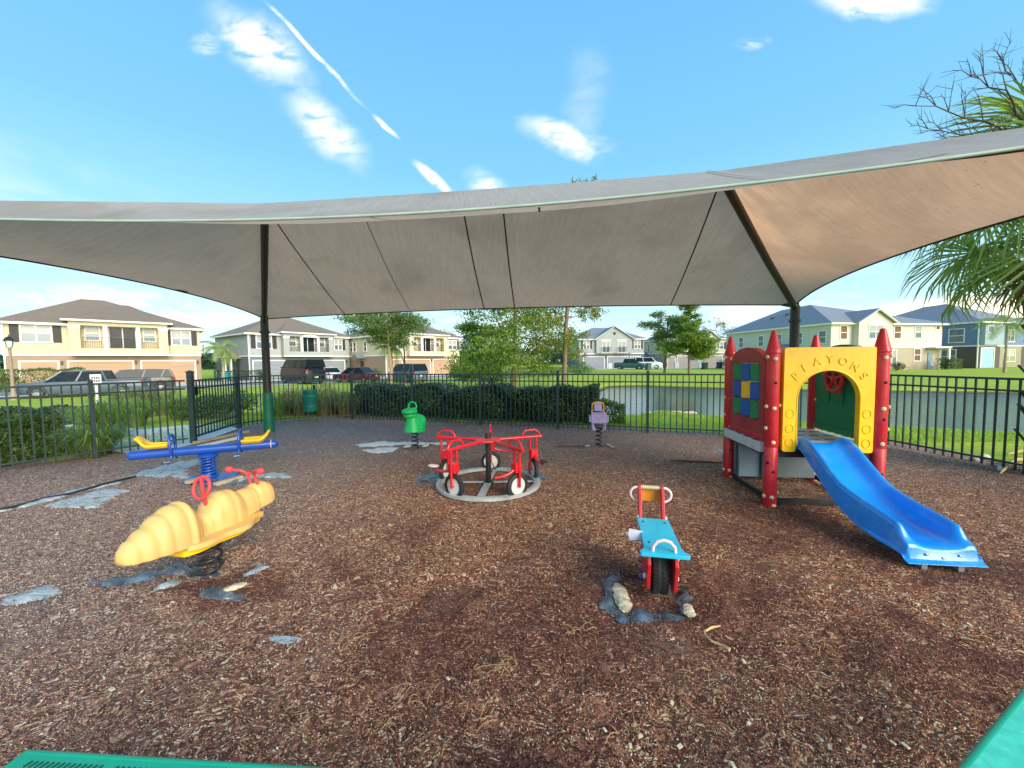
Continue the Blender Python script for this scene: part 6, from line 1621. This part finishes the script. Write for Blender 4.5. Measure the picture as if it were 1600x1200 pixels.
def lilac():
    t = thing('spring_rider', 'lilac spring rider with yellow ring handle near the fence', 'spring rider', (1.51, 6.78, 0), R(-8))
    part('seat_back', MB().box((0, -.06, .51), (.26, .035, .17)), LILAC, t, bevel=.008)
    part('back_rim', MB().box((0, -.075, .435), (.27, .05, .03)).box((0, -.075, .595), (.26, .03, .02)), LILAC, t, bevel=.006)
    part('seat', MB().box((0, .06, .42), (.20, .22, .03)), LILAC, t, bevel=.006)
    for sg in (-1, 1):
        part('side_panel', MB().prism([[(-.08, .30), (.12, .30), (.24, .40), (.26, .62), (.14, .60), (.05, .45), (-.09, .44)]], (sg*.105, 0, 0), (0, 1, 0), (0, 0, 1), .022), LILAC, t, bevel=.005)
        part('side_wing', MB().box((sg*.15, -.02, .49), (.03, .08, .12)), LILAC, t, bevel=.008)
        part('leg', MB().box((sg*.085, -.02, .34), (.035, .05, .13), Matrix.Rotation(sg*.25, 3, 'Y')), LILAC, t, bevel=.006)
    part('head', MB().box((0, .2, .665), (.135, .14, .13)).box((0, .2, .74), (.10, .10, .03)), LILAC, t, bevel=.025)
    for sg in (-1, 1): part('ring_handle', MB().tube([(sg*(.075+.028*math.sin(R(a))), .17, .675+.072*math.cos(R(a))) for a in range(0, 181, 15)], .0115, 8), YEL, t, smooth=60)
    part('ring_top', MB().tube([(-.075, .17, .747), (-.03, .17, .76), (.03, .17, .76), (.075, .17, .747)], .0115, 8), YEL, t, smooth=60)
    part('spring', MB().helix((0, .02, 0), .05, .0, .33, 4.4, .012, 8, 18), BLACK, t, smooth=50)
    part('mount_plate', MB().box((0, .03, .335), (.14, .14, .02)), BLACK, t)
lilac()
# ------------------------------------------------------------------ benches
def bench(label, corner, d, w, L, z=.45, hl=0):
    """perforated seat slab: corner is the far left corner, d along its far edge"""
    d = Vector(d).normalized(); s = Vector((d.y, -d.x, 0))
    t = thing('bench', label, 'bench', (corner[0], corner[1], 0), math.atan2(d.y, d.x))
    mb = MB(); mb.box2((.0, -w, z-.012), (L, 0, z)); part('seat', mb, TEAL, t, bevel=.003)
    part('rolled_edge', MB().tube([(.0, 0, z-.012), (L, 0, z-.012)], .014, 8).tube([(0, 0, z-.012), (0, -w, z-.012)], .014, 8).tube([(L, 0, z-.012), (L, -w, z-.012)], .014, 8).tube([(0, -w, z-.012), (L, -w, z-.012)], .014, 8), TEAL, t, smooth=50)
    mb = MB(); ny = int(w/.03)
    for j in range(ny):
        k = 0; x = .05
        while x < L-.05:
            mb.box((x, -.030-j*.032, z+.0006), (.0065, .017, .0016), Matrix.Rotation(-.3, 3, 'Z')); k += 1; x += .0155 if k % 14 else .045
    part('perforations', mb, pm('slot_dark', srgb(6, 70, 56), .8), t, kind='stuff')
    for x in (.15, L-.15): part('leg', MB().box2((x-.02, -w+.04, -.02), (x+.02, -w+.08, z-.014)).box2((x-.02, -.08, -.02), (x+.02, -.04, z-.014)).box2((x-.018, -w+.08, z-.06), (x+.018, -.08, z-.016)), TEAL, t)
a = G(40, 1175, .45); b = G(450, 1200, .45)
bench('teal perforated metal bench at the lower left corner', a, b-a, .30, 1.75)
z = .45; A_, B_ = G(1600, 1086, z), G(1505, 1204, z); d = (B_-A_).normalized(); sd = Vector((-d.y, d.x, 0)); A_ = A_-d*.5; B_ = B_+d*.35
t = thing('bench', 'teal metal bench end at the lower right corner', 'bench', (A_.x, A_.y, 0), math.atan2(d.y, d.x))
Lb = (B_-A_).length
part('seat', MB().box2((0, 0, z-.012), (Lb, .32, z)), pm('pale_teal_metal', srgb(70, 205, 175), .5, var=.12, scale=30, dirt=srgb(150, 225, 205), dirtamt=.4, dscale=40), t, bevel=.003)
part('rolled_edge', MB().tube([(0, 0, z-.012), (Lb, 0, z-.012)], .014, 8), TEAL, t, smooth=50)
for x in (.12, Lb-.12): part('leg', MB().box2((x-.02, .20, -.02), (x+.02, .24, z-.012)), TEAL, t)

# ------------------------------------------------------------------ debris
FILM = None
def film_mat():
    m = bpy.data.materials.new('landscape_fabric'); m.use_nodes = True; t = NT(m.node_tree); b = t.n['Principled BSDF']; tc = t.new('ShaderNodeTexCoord'); v = tc.outputs['Object']
    n = t.noise(t.mapping(v, rot=(0, 0, -.5), sc=(3, 14, 1)), 3, 8, .7)
    t.put(b.inputs['Base Color'], t.ramp(n, [(.28, (.10, .12, .13)), (.45, (.34, .41, .44)), (.75, (.66, .74, .77))])); b.inputs['Roughness'].default_value = .3; b.inputs['Specular IOR Level'].default_value = .7
    bn = t.new('ShaderNodeBump'); bn.inputs['Distance'].default_value = .02; t.put(bn.inputs['Height'], n); t.put(b.inputs['Normal'], bn.outputs[0]); return m
FILM = film_mat(); FILMD = pm('black_plastic_sheet', srgb(78, 92, 104), .22, var=.6, scale=9, bump=.02, bscale=14, spec=.8, coat=.3, dirt=srgb(120, 150, 165), dirtamt=.7, dscale=9)
def patch(name, pts, label, m, z=.016, seed=0, cat='landscape fabric', rag=.12, wr=.012):
    """ragged sheet lying on the mulch"""
    P = [G(u, v, z) for u, v in pts]; rg = random.Random(seed+len(pts)); out = []
    for i in range(len(P)):
        a, b = P[i], P[(i+1) % len(P)]; k = max(2, int((b-a).length/.05)); s = Vector((-(b-a).y, (b-a).x, 0)).normalized() if (b-a).length > 0 else Vector()
        for j in range(k): out.append(a.lerp(b, j/k)+s*rg.gauss(0, 1)*min(rag*.2, (b-a).length*rag*.5))
    import bmesh
    bm = bmesh.new(); f = bm.faces.new([bm.verts.new((p.x, p.y, 0)) for p in out])
    x0, x1 = min(p.x for p in out), max(p.x for p in out); y0, y1 = min(p.y for p in out), max(p.y for p in out)
    st = max(.04, (x1-x0)/22)
    for i in range(1, int((x1-x0)/st)+1): bmesh.ops.bisect_plane(bm, geom=bm.verts[:]+bm.edges[:]+bm.faces[:], plane_co=(x0+i*st, 0, 0), plane_no=(1, 0, 0))
    for i in range(1, int((y1-y0)/st)+1): bmesh.ops.bisect_plane(bm, geom=bm.verts[:]+bm.edges[:]+bm.faces[:], plane_co=(0, y0+i*st, 0), plane_no=(0, 1, 0))
    bmesh.ops.triangulate(bm, faces=bm.faces[:])
    for v in bm.verts:
        x, y = v.co.x, v.co.y; bd = any(e.is_boundary for e in v.link_edges)
        v.co.z = mulch_z(x, y)+z*.62*(.15 if bd else 1)+.002*math.sin(x*90+y*70)+wr*(math.sin(x*31+y*17+seed)*.5+math.sin(x*13-y*41)*.5)*(0.2 if bd else 1)
    bm.normal_update()
    for f in bm.faces:
        if f.normal.z < 0: f.normal_flip()
    me = bpy.data.meshes.new(name); bm.to_mesh(me); bm.free(); me.materials.append(m); me.polygons.foreach_set('use_smooth', [True]*len(me.polygons))
    o = link(name, me); o['label'] = label; o['category'] = cat; return o
patch('landscape_fabric', [(0, 938), (22, 922), (78, 911), (106, 921), (80, 930), (52, 932), (14, 941)], 'pale torn landscape fabric at the far left foreground', FILM, seed=1)
patch('landscape_fabric', [(66, 791), (100, 782), (150, 764), (208, 763), (170, 776), (150, 792)], 'pale blue fabric patch left of the seesaw', FILM, seed=2)
patch('landscape_fabric', [(185, 746), (230, 732), (308, 716), (322, 722), (285, 733), (300, 746), (240, 744), (205, 742)], 'pale fabric strip exposed beneath the seesaw beam', FILM, seed=3)
patch('landscape_fabric', [(-30, 803), (60, 786), (110, 772), (190, 752), (192, 748), (105, 766), (40, 786), (-30, 798)], 'long narrow strip of edging fabric running left', FILM, .025, seed=4, wr=.006)
patch('landscape_fabric', [(130, 905), (215, 897), (275, 880), (345, 883), (300, 893), (250, 900), (205, 909), (160, 912)], 'dark wrinkled sheet under the caterpillar tail', FILMD, .03, seed=5, wr=.02)
patch('landscape_fabric', [(236, 924), (262, 921), (283, 904), (282, 900), (264, 908)], 'small blue grey fabric scrap below the caterpillar', FILM, .03, seed=6)
patch('landscape_fabric', [(311, 930), (318, 919), (345, 915), (370, 921), (392, 929), (355, 931)], 'dark blue plastic scrap beside concrete piece', FILMD, .03, seed=7)
patch('landscape_fabric', [(378, 888), (398, 884), (404, 870), (412, 876), (420, 884), (404, 894), (380, 896)], 'small torn plastic scrap right of caterpillar spring', FILM, .03, seed=8)
patch('landscape_fabric', [(350, 752), (392, 742), (430, 736), (462, 743), (448, 745), (400, 747)], 'thin dark sheet right of seesaw base', FILM, .02, seed=9)
patch('landscape_fabric', [(280, 752), (310, 744), (380, 744), (402, 752), (350, 760), (300, 762)], 'dark plastic sheet around the seesaw base', FILMD, .012, seed=10)
patch('landscape_fabric', [(984, 972), (992, 955), (1040, 951), (1068, 955), (1070, 970), (1040, 975), (1010, 974)], 'black plastic sheet in front of the motorbike rider', FILMD, .022, seed=11, wr=.012)
patch('landscape_fabric', [(938, 948), (944, 920), (940, 903), (968, 897), (974, 904), (957, 912), (960, 940), (985, 965), (978, 972)], 'torn black plastic left of the motorbike rider', FILMD, .03, seed=12, wr=.02)
patch('landscape_fabric', [(1058, 918), (1072, 906), (1080, 916), (1076, 936), (1086, 965), (1066, 950)], 'torn black plastic right of the motorbike rider', FILMD, .03, seed=13, wr=.02)
patch('landscape_fabric', [(417, 995), (440, 988), (472, 995), (470, 1002), (440, 1004)], 'little grey fabric scrap alone in the foreground', FILM, .02, seed=14)
patch('landscape_fabric', [(556, 693), (600, 688), (636, 689), (700, 691), (700, 694), (630, 693), (560, 697)], 'white weathered strip left of frog rider base', WHITE, .02, seed=15, wr=.004)
patch('landscape_fabric', [(566, 702), (600, 697), (624, 698), (612, 704), (580, 706)], 'second white strip in front of the long one', WHITE, .02, seed=16, wr=.004)
patch('landscape_fabric', [(655, 745), (690, 735), (700, 745), (672, 752), (645, 752)], 'dark sheet left of the merry go round ring', FILMD, .02, seed=17, wr=.02)
patch('landscape_fabric', [(820, 742), (846, 736), (856, 744), (840, 752)], 'dark sheet right of the merry go round ring', FILMD, .02, seed=18, wr=.02)
def lump(name, label, a, b, r, m=FOOT, seed=1, flat=.45):
    a, b = Vector(a), Vector(b); rg = random.Random(seed); mb = MB(); d = b-a; N = 20; NA = 18; vs = []; s = Vector((-d.y, d.x, 0)).normalized()
    for i in range(N+1):
        t = i/N; rr = r*(math.sin(math.pi*min(.97, max(.03, t)))**.35)*(1+.14*math.sin(t*7+seed))
        for k in range(NA):
            th = 2*math.pi*k/NA; q = rr*(1+rg.uniform(-.2, .16)); vs.append(a+d*t+s*q*math.cos(th)+Vector((0, 0, q*flat*math.sin(th))))
    mb.add(vs, [(i*NA+k, (i+1)*NA+k, (i+1)*NA+(k+1) % NA, i*NA+(k+1) % NA) for i in range(N) for k in range(NA)]); mb.f.append(tuple(range(NA))); mb.f.append(tuple(N*NA+k for k in reversed(range(NA))))
    return whole(name, mb, m, label, 'concrete', smooth=38)
lump('concrete_piece', 'long pale rough concrete piece left of motorbike rider', G(963, 913, .03), G(979, 955, .03), .052, seed=1)
lump('concrete_piece', 'small pale concrete piece right of the black plastic', G(1074, 945, .02), G(1078, 963, .02), .034, seed=2)
lump('concrete_piece', 'pale rough concrete piece in front of the caterpillar', G(345, 924, .02), G(386, 911, .02), .032, seed=3)
lump('concrete_piece', 'white stone slab left of the frog spring', G(631, 699, .03), G(645, 694, .03), .05, CONC, 4)
lump('concrete_piece', 'pinkish stone right of the frog spring', G(661, 698, .03), G(669, 694, .03), .045, CONC, 5)
lump('concrete_piece', 'small stone left of lilac rider spring', G(914, 697, .02), G(922, 696, .02), .03, CONC, 6)
lump('concrete_piece', 'small stone right of lilac rider spring', G(948, 694, .02), G(958, 699, .02), .03, CONC, 7)
def plank(label, a, b, w, h, m, name='edging_board'):
    return whole(name, MB().bar(a, b, w, h), m, label, 'edging', bevel=.004)
OLDW = pm('weathered_timber', srgb(176, 160, 132), .85, var=.2, stretch=(1, 1, 1), dirt=srgb(120, 105, 85))
plank('pale weathered edging board along the gate foot', G(303, 692, .03), G(388, 674, .03), .06, .05, OLDW)
plank('second pale edging board left of the seesaw handle', G(310, 698, .03), G(372, 684, .03), .06, .05, WHITE)
plank('weathered timber left of the seesaw spring', G(292, 754, .03), G(326, 743, .03), .07, .04, OLDW)
plank('weathered timber right of the seesaw spring', G(335, 757, .03), G(378, 745, .03), .06, .04, OLDW)
plank('long dark root or pipe on the mulch left of the playset', G(1048, 719, .012), G(1132, 723, .012), .03, .02, DRYM, 'buried_edging')
plank('thin dark edging crossing the mulch behind the lilac rider', G(872, 697, .012), G(922, 697, .012), .03, .02, DRYM, 'buried_edging')
# torn edging tube on the mulch at left
whole('edging_tube', MB().tube([G(u, v, .03) for u, v in ((-40, 803), (20, 792), (70, 778), (110, 771), (160, 757), (212, 744))], .013, 8), BLACK, 'black edging tube running along the left mulch strip', 'edging', smooth=50)
whole('edging_tube', MB().tube([G(u, v, .02) for u, v in ((215, 905), (262, 893), (300, 884), (330, 881), (352, 876))], .008, 8), BLACK, 'thin dark tube under the caterpillar', 'edging', smooth=50)
# straw, roots and pale wood scraps in the foreground
STRAWT = pm('dull_straw', srgb(168, 136, 96), .85, var=.25)
def straws(label, u, v, n, r, seed, L=.12):
    rg = random.Random(seed); c = G(u, v); mb = MB()
    for i in range(n):
        p = c+Vector((rg.gauss(0, r), rg.gauss(0, r*.6), .014)); a = rg.uniform(0, 6.28); l = L*rg.uniform(.4, 1.2); pts = []
        for k in range(5): q = k/4; a += rg.gauss(0, .35); pts.append(p.copy()+Vector((0, 0, .012*math.sin(math.pi*q)))); p = p+Vector((math.cos(a), math.sin(a), 0))*l/4
        mb.tube(pts, [.0016]*5, 4)
    o = whole('straw_tuft', mb, STRAWT, label, 'dry grass'); o['kind'] = 'stuff'; return o
for i, (u, v, n, r, lab) in enumerate([(785, 1040, 18, .07, 'largest tangle of dry straw in the centre foreground'), (905, 990, 12, .05, 'thin straw tangle left of the black plastic'), (740, 1135, 8, .08, 'dry straw at the lower centre left edge'), (650, 1085, 9, .05, 'small straw tuft left of the largest tangle'),
        (1080, 1060, 9, .05, 'straw tuft below the motorbike rider'), (545, 1000, 16, .05, 'yellowish straw tuft right of the grey scrap'), (1010, 1150, 7, .05, 'few straws near bottom centre'), (1290, 1015, 12, .06, 'thin straws near the right dark patch'), (840, 690, 8, .12, 'dry stalks lying behind the merry go round'), (600, 1140, 7, .05, 'sparse straws at the bottom left of centre')]):
    straws(lab, u, v, n, r, i+3, .075)
whole('dead_branch', MB().tube([G(u, v, .03) for u, v in ((1100, 985), (1102, 992), (1112, 1002), (1128, 1008), (1140, 1015))], [.004, .005, .006, .005, .012], 6).tube([G(u, v, .03) for u, v in ((1102, 986), (1112, 980), (1126, 978))], [.006, .007, .003], 6), STRAW, 'curled pale branch below right of the motorbike rider', 'branch')
def scraps():
    rg = np.random.default_rng(4); mb = MB(); pts = [(470, 795-0, .02)]
    items = [(432, 1040), (1050, 998), (1050, 1098), (1062, 1166), (1145, 1195), (1162, 1033), (1190, 1075), (88, 835), (175, 1077), (222, 1080), (380, 1060), (1000, 1150), (985, 1165), (355, 935), (1345, 1122), (1395, 1160), (1415, 1165), (1325, 1170), (945, 1140), (1170, 1130), (700, 1060)]
    for i, (u, v) in enumerate(items):
        p = G(u, v, .014); s = .008+.008*rg.random()
        whole('wood_scrap', MB().box(p, (s*1.6, s, s*.4), Matrix.Rotation(rg.random()*3, 3, 'Z') @ Matrix.Rotation(.2, 3, 'X')), CREAM, 'bleached white wood scrap lying loose on the foreground mulch', 'wood scrap', bevel=.0015, group='white scraps scattered on the mulch')
scraps()
